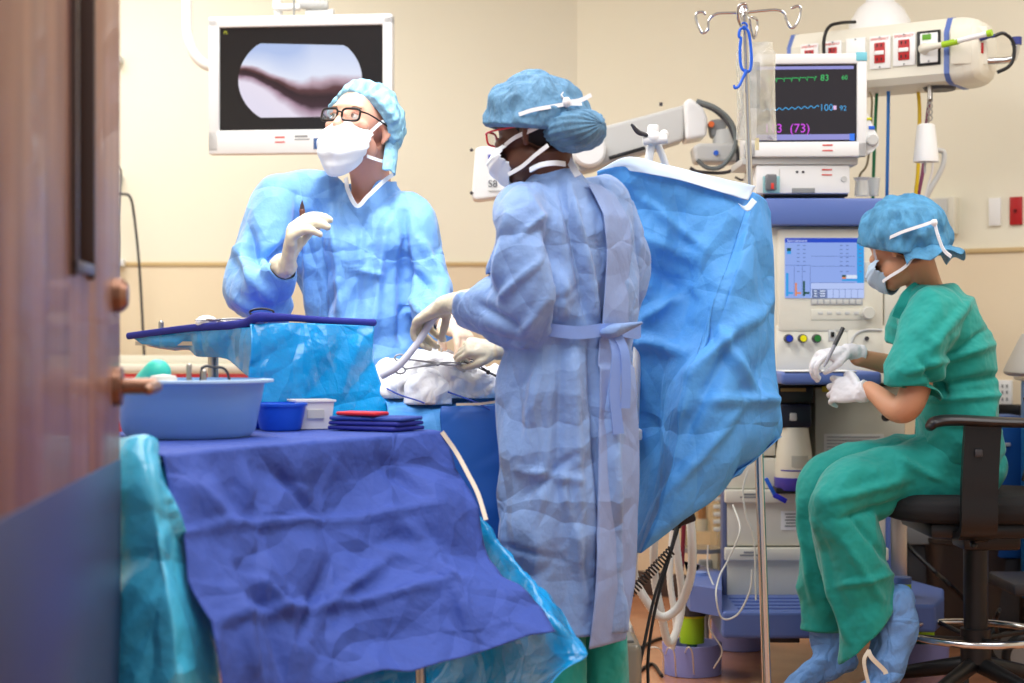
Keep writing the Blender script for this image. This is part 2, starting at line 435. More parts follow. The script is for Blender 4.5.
h.tube([(.065, sy * .068, 1.003), (.12, sy * .076, 1.003), (.185, sy * .07, 1.0)], [.011, .01, .009], 14, 10, caps='round')
obj('lever_handle', h, BRASS, door)
b = B(Md); b.lathe([(r, -sy * (y + th)) for r, y in [(.001, 0), (.034, 0), (.034, .012), (.014, .016), (.014, .05)]], (.065, 0, 1.003), 24, 'y')
b.tube([(.065, -sy * (.05 + th), 1.003), (.12, -sy * (.056 + th), 1.003), (.185, -sy * (.052 + th), 1.0)], [.011, .01, .009], 14, 10, caps='round')
obj('lever_handle', b, BRASS, door)
obj('deadbolt', yl([(.001, 0), (.03, 0), (.03, .012), (.02, .022), (.001, .024)], .065, 1.16), BRASS, door)
obj('lock_face_plate', B(Md).box((-.001, yc, 1.0), (.004, .026, .2), .001), BRASS, door)
obj('latch_bolt', B(Md).box((-.008, yc, 1.0), (.014, .012, .025), .002), BRASS, door)
SCR = (18, 17, 22)
# ------------------------------------------------------------------ wall monitor on its boom
WM = thing('wall_monitor', 'large white-framed surgical monitor showing an arthroscopy picture, behind the man in glasses', 'monitor', P(300, 152, 6.0))
Mw = T(P(300, 84, 6.0), -6, 0, 0.0)
def pw(px, py): return ((px - 300) / FPX * 6.0 / cos(rad(6)), (84 - py) / FPX * 6.0)
def pbw(b, x0, y0, x1, y1, yf, dep, bev=.003):
    a = pw(x0, y0); c = pw(x1, y1); return b.box(((a[0] + c[0]) / 2, yf + dep / 2, (a[1] + c[1]) / 2), (abs(c[0] - a[0]), dep, abs(a[1] - c[1])), bev)
b = B(Mw); pbw(b, 208, 18, 219, 152, -.02, .05, .006); pbw(b, 384, 18, 394, 152, -.02, .05, .006); pbw(b, 208, 16, 394, 27, -.02, .05, .006); pbw(b, 208, 130, 394, 154, -.02, .05, .006); pbw(b, 214, 20, 388, 148, .015, .04, .01)
obj('frame', b, WHITE, WM)
obj('screen', pbw(B(Mw), 218, 26, 385, 131, -.008, .02, 0), mat('screen_black', (22, 18, 22), .15, emit=.9), WM)
# the round-sided picture: polygon with flat top and bottom
def scopemat():
    m = bpy.data.materials.new('arthroscopy_picture'); m.use_nodes = True; nt = m.node_tree; N = nt.nodes; L = nt.links; bs = N['Principled BSDF']
    tc = N.new('ShaderNodeTexCoord'); sp = N.new('ShaderNodeSeparateXYZ'); L.new(tc.outputs['UV'], sp.inputs[0])
    nz = N.new('ShaderNodeTexNoise'); nz.inputs['Scale'].default_value = 3.5; nz.inputs['Detail'].default_value = 4; L.new(tc.outputs['UV'], nz.inputs['Vector'])
    # dark gap centre line: v falls from .62 at u=.1 to .3 at u=.6 then flat
    mr = N.new('ShaderNodeMapRange'); mr.interpolation_type = 'SMOOTHSTEP'
    mr.inputs['From Min'].default_value = .0; mr.inputs['From Max'].default_value = .6; mr.inputs['To Min'].default_value = .62; mr.inputs['To Max'].default_value = .24
    L.new(sp.outputs['X'], mr.inputs['Value'])
    sb = N.new('ShaderNodeMath'); sb.operation = 'SUBTRACT'; L.new(sp.outputs['Y'], sb.inputs[0]); L.new(mr.outputs[0], sb.inputs[1])
    wv = N.new('ShaderNodeMath'); wv.operation = 'MULTIPLY_ADD'; wv.inputs[1].default_value = .16; L.new(nz.outputs['Fac'], wv.inputs[0]); L.new(sb.outputs[0], wv.inputs[2])
    rp = N.new('ShaderNodeValToRGB'); e = rp.color_ramp.elements
    e[0].position = 0; e[0].color = lin((228, 222, 240))
    e[1].position = 1; e[1].color = lin((178, 196, 236))
    for pos, c in ((.30, (232, 224, 240)), (.40, (170, 140, 160)), (.44, (66, 44, 54)), (.52, (52, 34, 40)), (.575, (96, 62, 66)), (.63, (190, 164, 178)), (.68, (226, 232, 250))):
        k = e.new(pos); k.color = lin(c)
    ad = N.new('ShaderNodeMath'); ad.operation = 'MULTIPLY_ADD'; ad.inputs[1].default_value = .9; ad.inputs[2].default_value = .5
    tk = N.new('ShaderNodeMapRange'); tk.inputs['To Min'].default_value = 1.9; tk.inputs['To Max'].default_value = .6; tk.inputs['From Max'].default_value = .6; L.new(sp.outputs['X'], tk.inputs['Value'])
    w2 = N.new('ShaderNodeMath'); w2.operation = 'SUBTRACT'; w2.inputs[1].default_value = .08; L.new(wv.outputs[0], w2.inputs[0])
    w3 = N.new('ShaderNodeMath'); w3.operation = 'MULTIPLY'; L.new(w2.outputs[0], w3.inputs[0]); L.new(tk.outputs[0], w3.inputs[1]); L.new(w3.outputs[0], ad.inputs[0]); L.new(ad.outputs[0], rp.inputs[0]); L.new(rp.outputs[0], bs.inputs['Emission Color'])
    bs.inputs['Emission Strength'].default_value = 1.0; bs.inputs['Base Color'].default_value = (0, 0, 0, 1); bs.inputs['Roughness'].default_value = .2
    return m
pts = []
cx_, cy_, rx_, ry_ = 300.5, 80, 62.5, 49
for k in range(64):
    a = 2 * pi * k / 64; x = cx_ + rx_ * cos(a); y = cy_ - ry_ * sin(a)
    y = max(43 + (x - 256) * .04, min(y, 117.5)); pts.append((x, y))
loc = [pw(*p) for p in pts]
o = obj('picture', B(Mw).prism(loc, .002, Matrix.Translation((0, -.0105, 0))), scopemat(), WM, smooth=False)
uv = o.data.uv_layers.new(name='uv')
Mi = Mw.inverted()
for lp in o.data.loops:
    q = Mi @ (o.data.vertices[lp.vertex_index].co + WM.location)
    px = 300 + q.x * cos(rad(6)) * FPX / 6; py = 84 - q.z * FPX / 6
    uv.data[lp.index].uv = ((px - 238) / 125, (118 - py) / 75)
YEL = mat('screen_yellow', (190, 190, 40), emit=1)
a = pw(223, 33); text('screen_text', 'PL', .016, Mw @ T((a[0], -.0095, a[1])), YEL, WM)
b = B(Mw); pbw(b, 276, 137, 286, 138.4, -.0215, .003, 0); pbw(b, 276, 142, 286, 143.2, -.0215, .003, 0); obj('maker_mark', b, LOGO, WM, label='red two-bar mark')
b = B(Mw); pbw(b, 296, 136, 309, 138, -.0212, .003, 0); pbw(b, 296, 139.5, 311, 140.5, -.0212, .003, 0); obj('name_strip', b, GREY, WM)
b = B(Mw); pbw(b, 315, 139, 328, 150, -.022, .004, .001); obj('button_panel', b, mat('button_blue', (70, 100, 150), .4), WM)
for x in (318, 323.5): obj('button', pbw(B(Mw), x, 141, x + 4, 148, -.024, .004, .0008), mat('button_lit', (90, 160, 250), .4, emit=.8), WM, label='pale blue lit button')
b = B(Mw); b.tube([(0.05, .05, .1), (.05, .12, .1), (.05, .12, .26)], .022, 12, 8); b.tube([(-.0, .1, .262), (.1, .1, .262)], .02, 16)
obj('mount', b, WHITE, WM)
obj('connector', B().tube([P(322, 154, 6.02), P(322, 159, 6.02)], .006, 10), GREY, WM)
AR = thing('ceiling_arm', 'white tubular ceiling arm curving down behind the wall monitor', 'monitor arm', P(186, 0, 6.3))
b = B().tube([(P(187, 0, 6.25).x, 6.25, 3.0), P(187, -60, 6.25), P(187, 20, 6.25), P(189, 40, 6.25), P(197, 58, 6.25), P(215, 68, 6.25), P(260, 72, 6.25), P(290, 60, 6.22)], .019, 16, 50)
obj('tube', b, WHITE, AR)
obj('ceiling_flange', B().cyl((P(187, 0, 6.25).x, 6.25, 2.96), (P(187, 0, 6.25).x, 6.25, 3.0), .09), WHITE, AR)
AR = thing('monitor_bracket', 'white pivot bracket above the wall monitor with a ribbed grey knob', 'bracket', P(285, 16, 6.1))
b = B().tube([(P(277, 0, 6.1).x, 6.1, 3.0), P(277, -40, 6.1), P(277, 2, 6.1), P(279, 16, 6.1)], .015, 14, 24); b.pbox(272, 3, 300, 9, 6.06, .05, .008)
obj('bracket_arm', b, WHITE, AR)
b = B().cyl(P(297, 4, 6.08), P(328, 5, 6.08), .017, n=24)
for k in range(5): b.cyl(P(303 + 5 * k, 4.2, 6.08), P(305 + 5 * k, 4.2, 6.08), .0185, n=24)
obj('knob', b, LGREY, AR)
obj('clip', B().tube([P(294, 0, 6.05), P(294, 17, 6.05)], .003, 8), GREY, AR)

# wall hooks and cables, far left
def cable(name, label, pts, r, m, cat='cable', res=None, parent=None, group=None):
    b = B().tube(pts, r, 8, res or len(pts) * 8)
    return obj(name, b, m, parent, label=None if parent else label, cat=None if parent else cat, group=group)
cable('hanging_cable', 'thin dark cable looping off the far left wall hook and hanging behind the raised tray', [P(113, 194, 7.35), P(122, 194, 7.35), P(130, 197, 7.3), P(134, 215, 7.35), P(139, 262, 7.4), P(143, 330, 7.42), P(146, 400, 7.42), P(147, 480, 7.43)], .006, DGREY)
cable('hanging_cable', 'grey cable hanging straight down beside the door edge', [P(112, 166, 7.4), P(119, 168, 7.35), P(121, 178, 7.4), P(118, 220, 7.42), P(119, 245, 7.42), P(117, 300, 7.42), P(118, 420, 7.43)], .006, GREY)
for y, w, lb in ((58, 'x', 'small grey wall hook high beside the door edge'), (176, 'x', 'small grey wall hook holding the cables beside the door edge'), (262, 'x', 'small white wall clip at the rail beside the door edge')):
    obj('wall_hook', B().pbox(113, y - 3, 120 if y < 200 else 123, y + 4, 7.43, .065, .006), LGREY if y < 200 else WHITE, label=lb, cat='hook')
# red-drawered trolley by the back wall, seen between tray and basin
CT = thing('supply_trolley', 'low trolley with pale worktop and red drawer at the back wall behind the basin', 'trolley', (P(190, 368, 7.0).x, 7.0, 0))
b = B().box((CT.location.x, 7.1, .5), (.74, .42, .82), .01); obj('cabinet', b, OFFW, CT)
zt_ = P(0, 366, 6.9).z
obj('worktop', B().box((CT.location.x, 7.1, zt_ - .01), (.8, .46, .03), .008), OFFW, CT)
for k in range(4): obj('drawer', B().box((CT.location.x, 6.885, zt_ - .09 - k * .19), (.7, .02, .12), .004), RED, CT)
for sx in (-.3, .3):
    for yy in (6.95, 7.25): obj('caster', B().lathe([(.001, -.015), (.045, -.015), (.045, .015), (.001, .015)], (CT.location.x + sx, yy, .046), 20, 'x'), DGREY, CT)
obj('backrest_rail', B().box((CT.location.x, 7.31, zt_ + .02), (.8, .015, .04), .004), OFFW, CT)

# ------------------------------------------------------------------ ceiling boom with outlets
bR = P(944, 48, 5.6); bL = P(791, 48, 5.9)
bdir = (V((bR.x, bR.y, 0)) - V((bL.x, bL.y, 0))); bl = bdir.length; bang = math.degrees(math.atan2(bdir.y, bdir.x))
Mb = T((bL.x, bL.y, 0), bang)            # X along the front face to the right, Y away
zT, zB = 2.15, 1.93
BM = thing('supply_boom', 'long white ceiling supply boom carrying red outlets above the patient monitor', 'supply boom', (bR.x - .2, bR.y + .2, zB))
dp = .22
prof = [(0, zB + .03), (0, zT - .055), (.035, zT - .005), (.06, zT), (dp - .06, zT), (dp, zT - .05), (dp, zB + .03), (dp - .03, zB), (.05, zB - .0), (.02, zB + .008)]
def extr(b, prof, x0, x1, s0=1, s1=1):
    n = len(prof); cy_ = dp / 2; cz = (zB + zT) / 2
    vs = [(x0, cy_ + (y - cy_) * s0, cz + (z - cz) * s0) for y, z in prof] + [(x1, cy_ + (y - cy_) * s1, cz + (z - cz) * s1) for y, z in prof]
    return b.add(vs, [tuple(range(n)), tuple(range(2 * n - 1, n - 1, -1))] + [(i, (i + 1) % n, (i + 1) % n + n, i + n) for i in range(n)])
obj('housing', extr(B(Mb), prof, 0, bl), OFFW, BM, 25)
obj('blue_band', extr(B(Mb), prof, -.015, 0, 1.01, 1.01), MBLUE, BM, label='blue end band')
obj('blue_band', extr(B(Mb), prof, bl, bl + .018, 1.012, 1.012), MBLUE, BM, label='blue end band')
b = B(Mb); ks = [0, .02, .045, .07, .09, .10, .104]; ss = [1, 1, .97, .9, .78, .6, .3]
for k in range(6): extr(b, prof, bl + .018 + ks[k], bl + .018 + ks[k + 1], ss[k], ss[k + 1])
obj('end_cap', b, OFFW, BM, 60)
bx = P(885, 8, 5.9)
obj('suspension_column', B().lathe([(.045, 3.0), (.045, 2.3), (.05, 2.27), (.08, 2.245), (.105, 2.2), (.115, 2.14), (.001, 2.14)][::-1], (bx.x, bx.y + .08, 0), 36), WHITE, BM)
def bpx(px):   # picture column -> distance along the face
    r = (px - 512) / FPX; d = V((bR.x - bL.x, bR.y - bL.y)); t = (r * bL.y - bL.x) / (d.x - r * d.y); return t * bl
def bz(px, py):
    t = bpx(px) / bl; y = bL.y + (bR.y - bL.y) * t; return CAM_Z - (py - 341.5) / FPX * y
def outlet(px0, px1, py0, py1, kind, parent, nm='outlet'):
    x0, x1 = bpx(px0), bpx(px1); z1, z0 = bz((px0 + px1) / 2, py0), bz((px0 + px1) / 2, py1); xc = (x0 + x1) / 2; w = x1 - x0; h = z1 - z0; zc = (z0 + z1) / 2
    pl = obj(nm, B(Mb).box((xc, -.003, zc), (w, .008, h), .003), WHITE, parent, label={'red': 'white outlet plate with red sockets', 'blank': 'blank white cover plate', 'net': 'white plate with black border'}[kind])
    if kind == 'red':
        rd = obj('socket_block', B(Mb).box((xc, -.008, zc - h * .02), (w * .5, .006, h * .62), .002), RED, pl)
        obj('socket_switch', B(Mb).box((xc, -.012, zc - h * .02), (w * .44, .004, h * .12), .001), WHITE, rd)
        q = B(Mb)
        for dz in (.2, -.22):
            for dx in (-.1, .1): q.box((xc + dx * w, -.0115, zc + dz * h), (w * .05, .002, h * .09))
        obj('socket_slots', q, BLACK, rd)
        text('plate_text', 'EMERGENCY', w * .15, Mb @ T((xc, -.0075, zc + h * .37)), LOGO, pl, .0004, 'CENTER')
    for dz in (.45, -.45): obj('screw', B(Mb).lathe([(.001, -.0095), (.003, -.009), (.003, -.006)][::-1], (xc, 0, zc + dz * h), 10, 'y'), GREY, pl)
    return pl
for a in ((801, 819, 44, 75, 'red'), (825, 842, 41, 73, 'red'), (846.5, 866, 38, 72, 'blank'), (870, 891, 36, 69, 'red'), (893.5, 916, 33, 66, 'red')): outlet(*a, BM)
x0, x1 = bpx(919), bpx(939); zc = bz(930, 48)
obj('bay_border', B(Mb).box(((x0 + x1) / 2, -.002, zc), (x1 - x0 + .012, .006, .115), .002), BLACK, BM)
n_ = outlet(920.5, 938.5, 33, 63, 'net', BM)
obj('indicator', B(Mb).box(((x0 + x1) / 2 - .005, -.009, zc + .036), (.03, .003, .018), .001), mat('indicator_green', (130, 210, 40), .4, emit=.6), n_, label='lime green indicator')
# plug and green-banded hose crossing the end cap
xs = bpx(925)
PL_ = thing('gas_plug', 'white and lime green plug pushed into the last outlet of the ceiling boom', 'plug', Mb @ V((xs, -.03, zc - .01)))
obj('plug_body', B(Mb).tube([(xs, -.005, zc - .002), (xs + .01, -.03, zc - .004), (xs + .09, -.045, zc)], [.02, .014, .008], 14, 12), OFFW, PL_)
obj('plug_band', B(Mb).tube([(xs + .075, -.043, zc - .001), (xs + .13, -.05, zc + .004)], .0105, 14), LIME, PL_)
obj('plug_tail', B(Mb).tube([(xs + .12, -.05, zc + .004), (xs + .235, -.06, zc + .018)], .009, 14), WHITE, PL_)
obj('plug_tip', B(Mb).tube([(xs + .228, -.06, zc + .017), (xs + .243, -.061, zc + .019)], .011, 14), LIME, PL_)
ex = bl + .055
Me = Mb @ T((ex, .0, zc), 28)
q = obj('end_plate', B(Me).box((0, -.005, 0), (.065, .006, .125), .003), OFFW, BM)
q = obj('end_plate', B(Me).box((.065, .012, -.0), (.045, .006, .125), .003), OFFW, BM)
obj('end_socket', B(Me).box((.065, .006, -.01), (.02, .008, .035), .002), RED, q, label='red socket')
obj('blue_connector', B(Me).tube([(.065, .0, .02), (.09, -.02, .025), (.105, -.022, .024)], [.009, .008, .006], 12), mat('dark_blue_plastic', (50, 60, 130), .4), BM)
h0 = Mb @ V((bl + .10, .06, zc - .045))
b = B(); b.tube([h0 + V((-.06, .03, 0)), h0 + V((.09, -.0, 0)), h0 + V((.115, 0, .02)), h0 + V((.12, 0, .055))], .011, 12, 20); obj('side_handle', b, CHROME, BM)
obj('handle_cap', B().tube([h0 + V((.12, 0, .05)), h0 + V((.12, 0, .075))], .017, 16), mat('dark_blue_plastic', (50, 60, 130), .4), BM, label='dark blue cap')
p0 = Me @ V((.105, -.022, .024))
cable('black_cable', 'short black cable looping off the right end of the ceiling boom', [p0, p0 + V((.03, 0, .008)), p0 + V((.06, 0, -.02)), p0 + V((.062, 0, -.07)), p0 + V((.045, 0, -.1)), p0 + V((.015, 0.02, -.115))], .006, BLACK)
cable('black_cable', 'black cable looping over the top of the ceiling boom', [P(824, 60, 5.8), P(824, 40, 5.79), P(829, 27, 5.79), P(840, 23, 5.8), P(855, 22, 5.85)], .006, BLACK)
obj('cable_grommet', B(Mb).lathe([(.001, zB - .01), (.05, zB - .01), (.055, zB), (.001, zB)], (bl - .05, .1, 0), 30), DGREY, BM)

# gas hoses and cords hanging from the boom
def hang(name, label, pxs, d, r, c, mt=None):
    return cable(name, label, [P(x, y, d) for x, y in pxs], r, mt or mat('hose_' + name, c, .4), 'hose', 24)
hang('green_hose', 'green gas hose hanging behind the patient monitor', [(877, 88), (875, 130), (873, 195), (873, 230)], 5.85, .006, (20, 110, 70))
hang('blue_hose', 'blue gas hose hanging from the ceiling boom', [(888.5, 90), (888, 130), (887, 195), (887, 240)], 5.8, .006, (30, 110, 190))
hang('yellow_hose', 'yellow gas hose hanging from the ceiling boom', [(918, 88), (919.5, 115), (918, 170), (914, 210), (912, 260)], 5.82, .0065, (226, 190, 10))
hang('purple_hose', 'purple suction hose hanging beside the yellow hose', [(930, 95), (926, 130), (923, 170), (918, 200), (914, 260)], 5.84, .0065, (130, 60, 100))
hang('clear_tube', 'thin clear tube hanging beside the purple hose', [(933, 160), (932, 172), (927, 190), (921, 215), (918, 250)], 5.7, .004, (225, 220, 215))
hang('tan_cord', 'thin tan cord hanging behind the patient monitor base', [(870, 92), (872, 105), (868, 160), (860, 175), (857, 192)], 5.75, .004, (120, 110, 85))
SC = thing('suction_cup', 'white tapered cup hanging from the boom on a metal link', 'cup', P(924, 162, 5.62))
c_ = P(926, 162, 5.62)
obj('cup', B().lathe([(.001, 0), (.041, 0), (.041, .01), (.036, .06), (.029, .12), (.022, .125), (.001, .125)], c_, 32), WHITE, SC)
b = B(); b.tube([P(930, 84, 5.68), P(930, 100, 5.66)], .009, 12)
for k in range(4): b.tube([P(930, 100 + k * 6, 5.66) + V((.008 * cos(a * .785), 0, .009 * sin(a * .785))) for a in range(8)], .0025, 6, closed=True)
b.tube([P(929, 118, 5.64), P(927, 128, 5.62)], .004, 8)
obj('link', b, STEEL, SC)
obj('tip', B().tube([P(925, 162, 5.62), P(925, 173, 5.62)], .004, 8), LGREY, SC)
b = B().tube([P(937, 150, 5.7), P(944, 153, 5.7), P(942, 168, 5.7), P(930, 190, 5.7), P(920, 212, 5.72)], .009, 12, 24)
obj('drip_arm', b, LGREY, label='bent pale metal arm hanging right of the white cup', cat='arm')

# wall fittings on the right wall
def rwbox(px0, py0, px1, py1, t, bev=.003, off=0):
    a = RW(px0, py0); c = RW(px1, py1); ctr = (RW((px0 + px1) / 2, (py0 + py1) / 2, off + t / 2)); w = (V((c.x, c.y)) - V((a.x, a.y))).length
    m_ = RW((px0 + px1) / 2, py0).z - RW((px0 + px1) / 2, py1).z
    return B(T(ctr, RWA)).box((0, 0, 0), (w, t, m_), bev)
WP = thing('wall_gas_panel', 'grey wall panel with a metal nozzle, right behind the seated nurse\'s cap', 'wall panel', RW(940, 235))
obj('panel_box', rwbox(925, 198, 959, 235, .05, .006), OFFW, WP)
obj('panel_face', rwbox(926, 200, 953, 233, .012, .002, .046), LGREY, WP)
p_ = RW(942, 217, .055); nn_ = (RW(942, 217, .1) - p_).normalized()
obj('nozzle', B().tube([p_, p_ + nn_ * .04, p_ + nn_ * .045 + V((.03, 0, -.004))], [.012, .012, .009], 12), STEEL, WP)
obj('nozzle', B().tube([p_ + V((.0, 0, .03)), p_ + nn_ * .02 + V((0, 0, .03))], .007, 12), GREY, WP)
obj('blank_wall_plate', rwbox(989.5, 198, 1001.5, 226, .012), WHITE, label='blank white wall plate above the tan panel', cat='wall plate')
RS = thing('red_wall_plate', 'red wall plate at the right edge beside the white one', 'wall plate', RW(1016, 226))
obj('plate', rwbox(1010.5, 197, 1023, 225, .012), RED, RS)
obj('push_button', B(T(RW(1016.5, 211, .014), RWA)).lathe([(.001, -.006), (.006, -.006), (.007, 0)], (0, 0, 0), 14, 'y'), mat('dark_red', (110, 12, 16), .4), RS)
OP = thing('outlet_strip', 'white power outlet strip low on the right wall beside the blue cart', 'outlet', RW(1005, 404))
obj('strip', rwbox(997, 380, 1014, 404, .03), WHITE, OP)
for yy in (386, 392, 399):
    for xx in (1001, 1005.5, 1010): obj('socket_hole', rwbox(xx - .8, yy - 1.6, xx + .8, yy + 1.6, .004, 0, .029), GREY, OP)
obj('wall_strip', rwbox(985, 404, 1023, 415, .03), BLACK, label='black strip along the right wall under the outlets', cat='rail')

# ------------------------------------------------------------------ anaesthesia machine
D0 = 5.55
AM = thing('anesthesia_machine', 'cream and blue anesthesia machine with lit blue screen facing the seated nurse', 'anesthesia machine', (P(815, 0, 5.85).x, 5.85, 0))
def mb(name, x0, y0, x1, y1, d, dep, m, bev=.006, parent=AM, **k): return obj(name, B().pbox(x0, y0, x1, y1, d, dep, bev), m, parent, **k)
mb('upper_housing', 771, 226, 909, 383, D0, .45, OFFW, .012)
mb('screen_panel', 778, 228, 884, 332, D0 - .022, .03, OFFW, .012)
mb('side_post', 884, 229, 906, 332, D0 - .018, .03, OFFW, .01)
mb('top_shelf', 764, 198, 912, 225, D0 - .06, .55, MBLUE, .01, label='blue shelf')
SB = mat('screen_blue', (150, 178, 248), .3, emit=.85); SD = mat('screen_darkblue', (24, 70, 200), .3, emit=.9); SL = mat('screen_line', (110, 140, 215), .3, emit=.7)
SC_ = mat('screen_cyan', (40, 160, 235), .3, emit=.9); SG = mat('screen_green', (10, 80, 60), .3, emit=.8); SO = mat('screen_orange', (226, 140, 100), .3, emit=.9); SN = mat('screen_navy', (16, 50, 110), .3, emit=.8); SW = mat('screen_white', (225, 235, 255), .3, emit=.9)
SP = mat('screen_pale', (186, 204, 252), .3, emit=.9)
d_ = D0 - .024
sc = mb('display', 785, 238, 864, 298, d_ - .002, .01, SB, 0)
mb('title_bar', 785, 238, 864, 242.5, d_ - .003, .002, SD, 0, sc)
text('screen_text', 'Spontaneous', .0125, T(P(787, 241.8, d_ - .0035)), SW, sc, .0002)
for (x0, y0, x1, y1, m_) in ((787, 248, 791, 251, SG), (787, 251, 791, 254, SC_), (857, 243, 864, 283, SC_), (842, 275, 846, 277, SG), (842, 277, 846, 279, SO), (842, 279, 857, 281, SC_), (846.5, 275, 857, 278.5, SW),
        (786, 273, 788.5, 296, SC_), (795, 283, 797, 296, SO), (803, 281, 805, 296, SG), (788, 292, 793, 294, SC_), (796, 292, 801, 294, SO), (804, 292, 809.5, 294, SG), (811, 283, 864, 298, SP), (812, 289, 827, 298, SN)):
    mb('screen_block', x0, y0, x1, y1, d_ - .003, .0018, m_, 0, sc)
b = B()
for y in (256, 266, 282.5): b.pbox(811, y, 855, y + .5, d_ - .0032, .001, 0)
for x in (794, 802, 810): b.pbox(x, 266, x + .5, 296, d_ - .0032, .001, 0)
for x in (827, 833, 839, 845, 851, 857.5): b.pbox(x, 289, x + .4, 298, d_ - .0045, .001, 0)
for y in (245, 249, 253, 257, 261, 265, 271):
    for x in (797, 803, 840, 846, 859): b.pbox(x, y, x + 2.6, y + .9, d_ - .0045, .001, 0)
b.pbox(811, 289, 864, 289.4, d_ - .0045, .001, 0); b.pbox(785, 265, 811, 265.5, d_ - .0045, .001, 0)
obj('screen_lines', b, SL, sc)
b = B()
for y in (290.5, 293, 295.5): b.pbox(814, y, 817, y + 1, d_ - .0045, .001, 0); b.pbox(820, y, 825, y + 1, d_ - .0045, .001, 0)
obj('screen_lines', b, SW, sc)
mb('key_strip', 811, 298.5, 863, 305, d_ - .001, .004, mat('key_grey', (176, 176, 178), .5), .001)
for k in range(8): mb('soft_key', 812 + k * 6.35, 299.5, 816.8 + k * 6.35, 304, d_ - .003, .003, LGREY, .0008)
mb('key_column', 865, 262, 872, 281, d_ - .001, .004, LGREY, .001)
mb('button_field', 811, 309, 862, 320, d_ - .001, .004, mat('button_field_cream', (214, 211, 196), .5), .003)
for k in range(5): mb('membrane_button', 818 + k * 9, 311.5, 823 + k * 9, 314.5, d_ - .003, .003, LGREY, .001)
p_ = P(867.5, 313, d_)
obj('rotary_knob', B(T(p_)).lathe([(.001, -.03), (.018, -.03), (.02, -.026), (.021, 0), (.001, 0)], (0, 0, 0), 32, 'y'), mat('knob_grey', (205, 203, 192), .45), AM)
mb('flow_panel', 776, 325, 906, 383, D0 - .016, .03, OFFW, .008)
mb('recess_panel', 847, 327, 884, 358, D0 - .02, .02, OFFW, .006)
b = B().tube([P(852 + 0, 352, D0 - .022), P(852, 342, D0 - .022), P(856, 334, D0 - .022), P(866, 330, D0 - .022), P(882, 330, D0 - .022)], .004, 8, 20); obj('recess_rim', b, LGREY, AM)
obj('gas_port', B(T(P(866.5, 338.5, D0 - .02))).lathe([(.001, -.012), (.006, -.012), (.007, -.009), (.007, 0)], (0, 0, 0), 16, 'y'), DGREY, AM)
for x, c, n_ in ((788, (20, 50, 170), 'blue'), (802, (225, 215, 10), 'yellow'), (816, (40, 120, 50), 'green')):
    kb = obj('flow_knob', B(T(P(x, 338.5, D0 - .016))).lathe([(.001, -.03), (.0125, -.03), (.0135, -.026), (.0145, 0), (.001, 0)], (0, 0, 0), 28, 'y'), DGREY, AM, label=n_ + '-topped flow knob')
    obj('knob_top', B(T(P(x, 338.5, D0 - .016))).lathe([(.001, -.033), (.010, -.033), (.0108, -.03), (.001, -.029)], (0, 0, 0), 24, 'y'), mat('knob_' + n_, c, .35), kb)
sw = mb('toggle_switch', 828.5, 329, 836.5, 341, D0 - .02, .01, LGREY, .002); mb('switch_lever', 831, 332, 834.5, 337, D0 - .026, .008, BLACK, .001, sw)
# writing shelf
zs = P(0, 371, 5.25).z
b = B().box((P(831, 0, 5.25).x, 5.39, zs - .022), (.31, .3, .04), .012, 3); obj('writing_shelf', b, MBLUE, AM, label='blue pull-out writing shelf')
# lower body
FGREY = mat('lower_grey', (178, 176, 160), .45); DRW = mat('drawer_cream', (222, 219, 204), .45)
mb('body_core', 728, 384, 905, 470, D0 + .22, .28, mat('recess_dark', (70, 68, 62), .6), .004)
mb('right_panel', 815, 388, 905, 480, D0 + .04, .4, FGREY, .006)
lb = mb('instruction_label', 824, 434, 884, 457, D0 + .038, .004, mat('label_grey', (196, 196, 190), .6), 0)
b = B()
for k in range(6): b.pbox(827, 436.5 + k * 3.3, 880 - (k % 3) * 7, 437.6 + k * 3.3, D0 + .0365, .002, 0)
obj('label_print', b, GREY, lb)
wt = mb('warning_label', 822, 386.5, 832, 392, D0 + .036, .004, mat('warn_yellow', (200, 180, 40), .5), 0)
mb('left_stile', 723, 384, 776, 456, D0 + .05, .35, DRW, .006)
mb('absorber_housing', 778, 386, 814, 404, D0 - .02, .2, BLACK, .008)
mb('absorber_clamp', 780, 404, 812, 428, D0 - .03, .2, mat('dark_navy', (24, 26, 44), .4), .01)
mb('clamp_latch', 790, 413, 797, 421, D0 - .036, .02, LGREY, .004)
mb('amber_strip', 781, 388, 806, 391.5, D0 - .024, .01, mat('amber_tan', (150, 120, 60), .4), .001)
pc = P(794, 486, D0 + .01)
k_ = (P(0, 427, D0).z - P(0, 486, D0).z)
ABM = mat('absorber_granules', (214, 208, 188), .5, bump=.3, bscale=150, bdist=.003, coat=.5)
obj('absorber_canister', B().lathe([(.001, .03), (.062, .03), (.062, .06), (.058, .11), (.048, k_ - .02), (.046, k_), (.001, k_)], pc, 36), ABM, AM, label='tapered canister of white granules')
obj('canister_base', B().lathe([(.001, -.012), (.056, -.012), (.064, 0), (.064, .03), (.001, .03)], pc, 36), mat('absorber_violet', (70, 62, 160), .3), AM, label='violet canister base')
lb = obj('canister_label', B(T(pc + V((.004, 0, 0)))).grid(lambda u, v: V((.0625 * sin(-.35 + u * .9), -.0625 * cos(-.35 + u * .9), .062 + v * .04)), 12, 2), mat('canister_print', (178, 174, 158), .6), AM)
mb('canister_tray', 776, 488, 815, 494, D0 - .03, .2, BLACK, .004)
obj('violet_stripe', B(T(pc)).grid(lambda u, v: V((.0632 * sin(-.9 + u * 1.1), -.0632 * cos(-.9 + u * 1.1), .052 + v * .004)), 14, 2), mat('absorber_violet', (70, 62, 160), .3), AM)
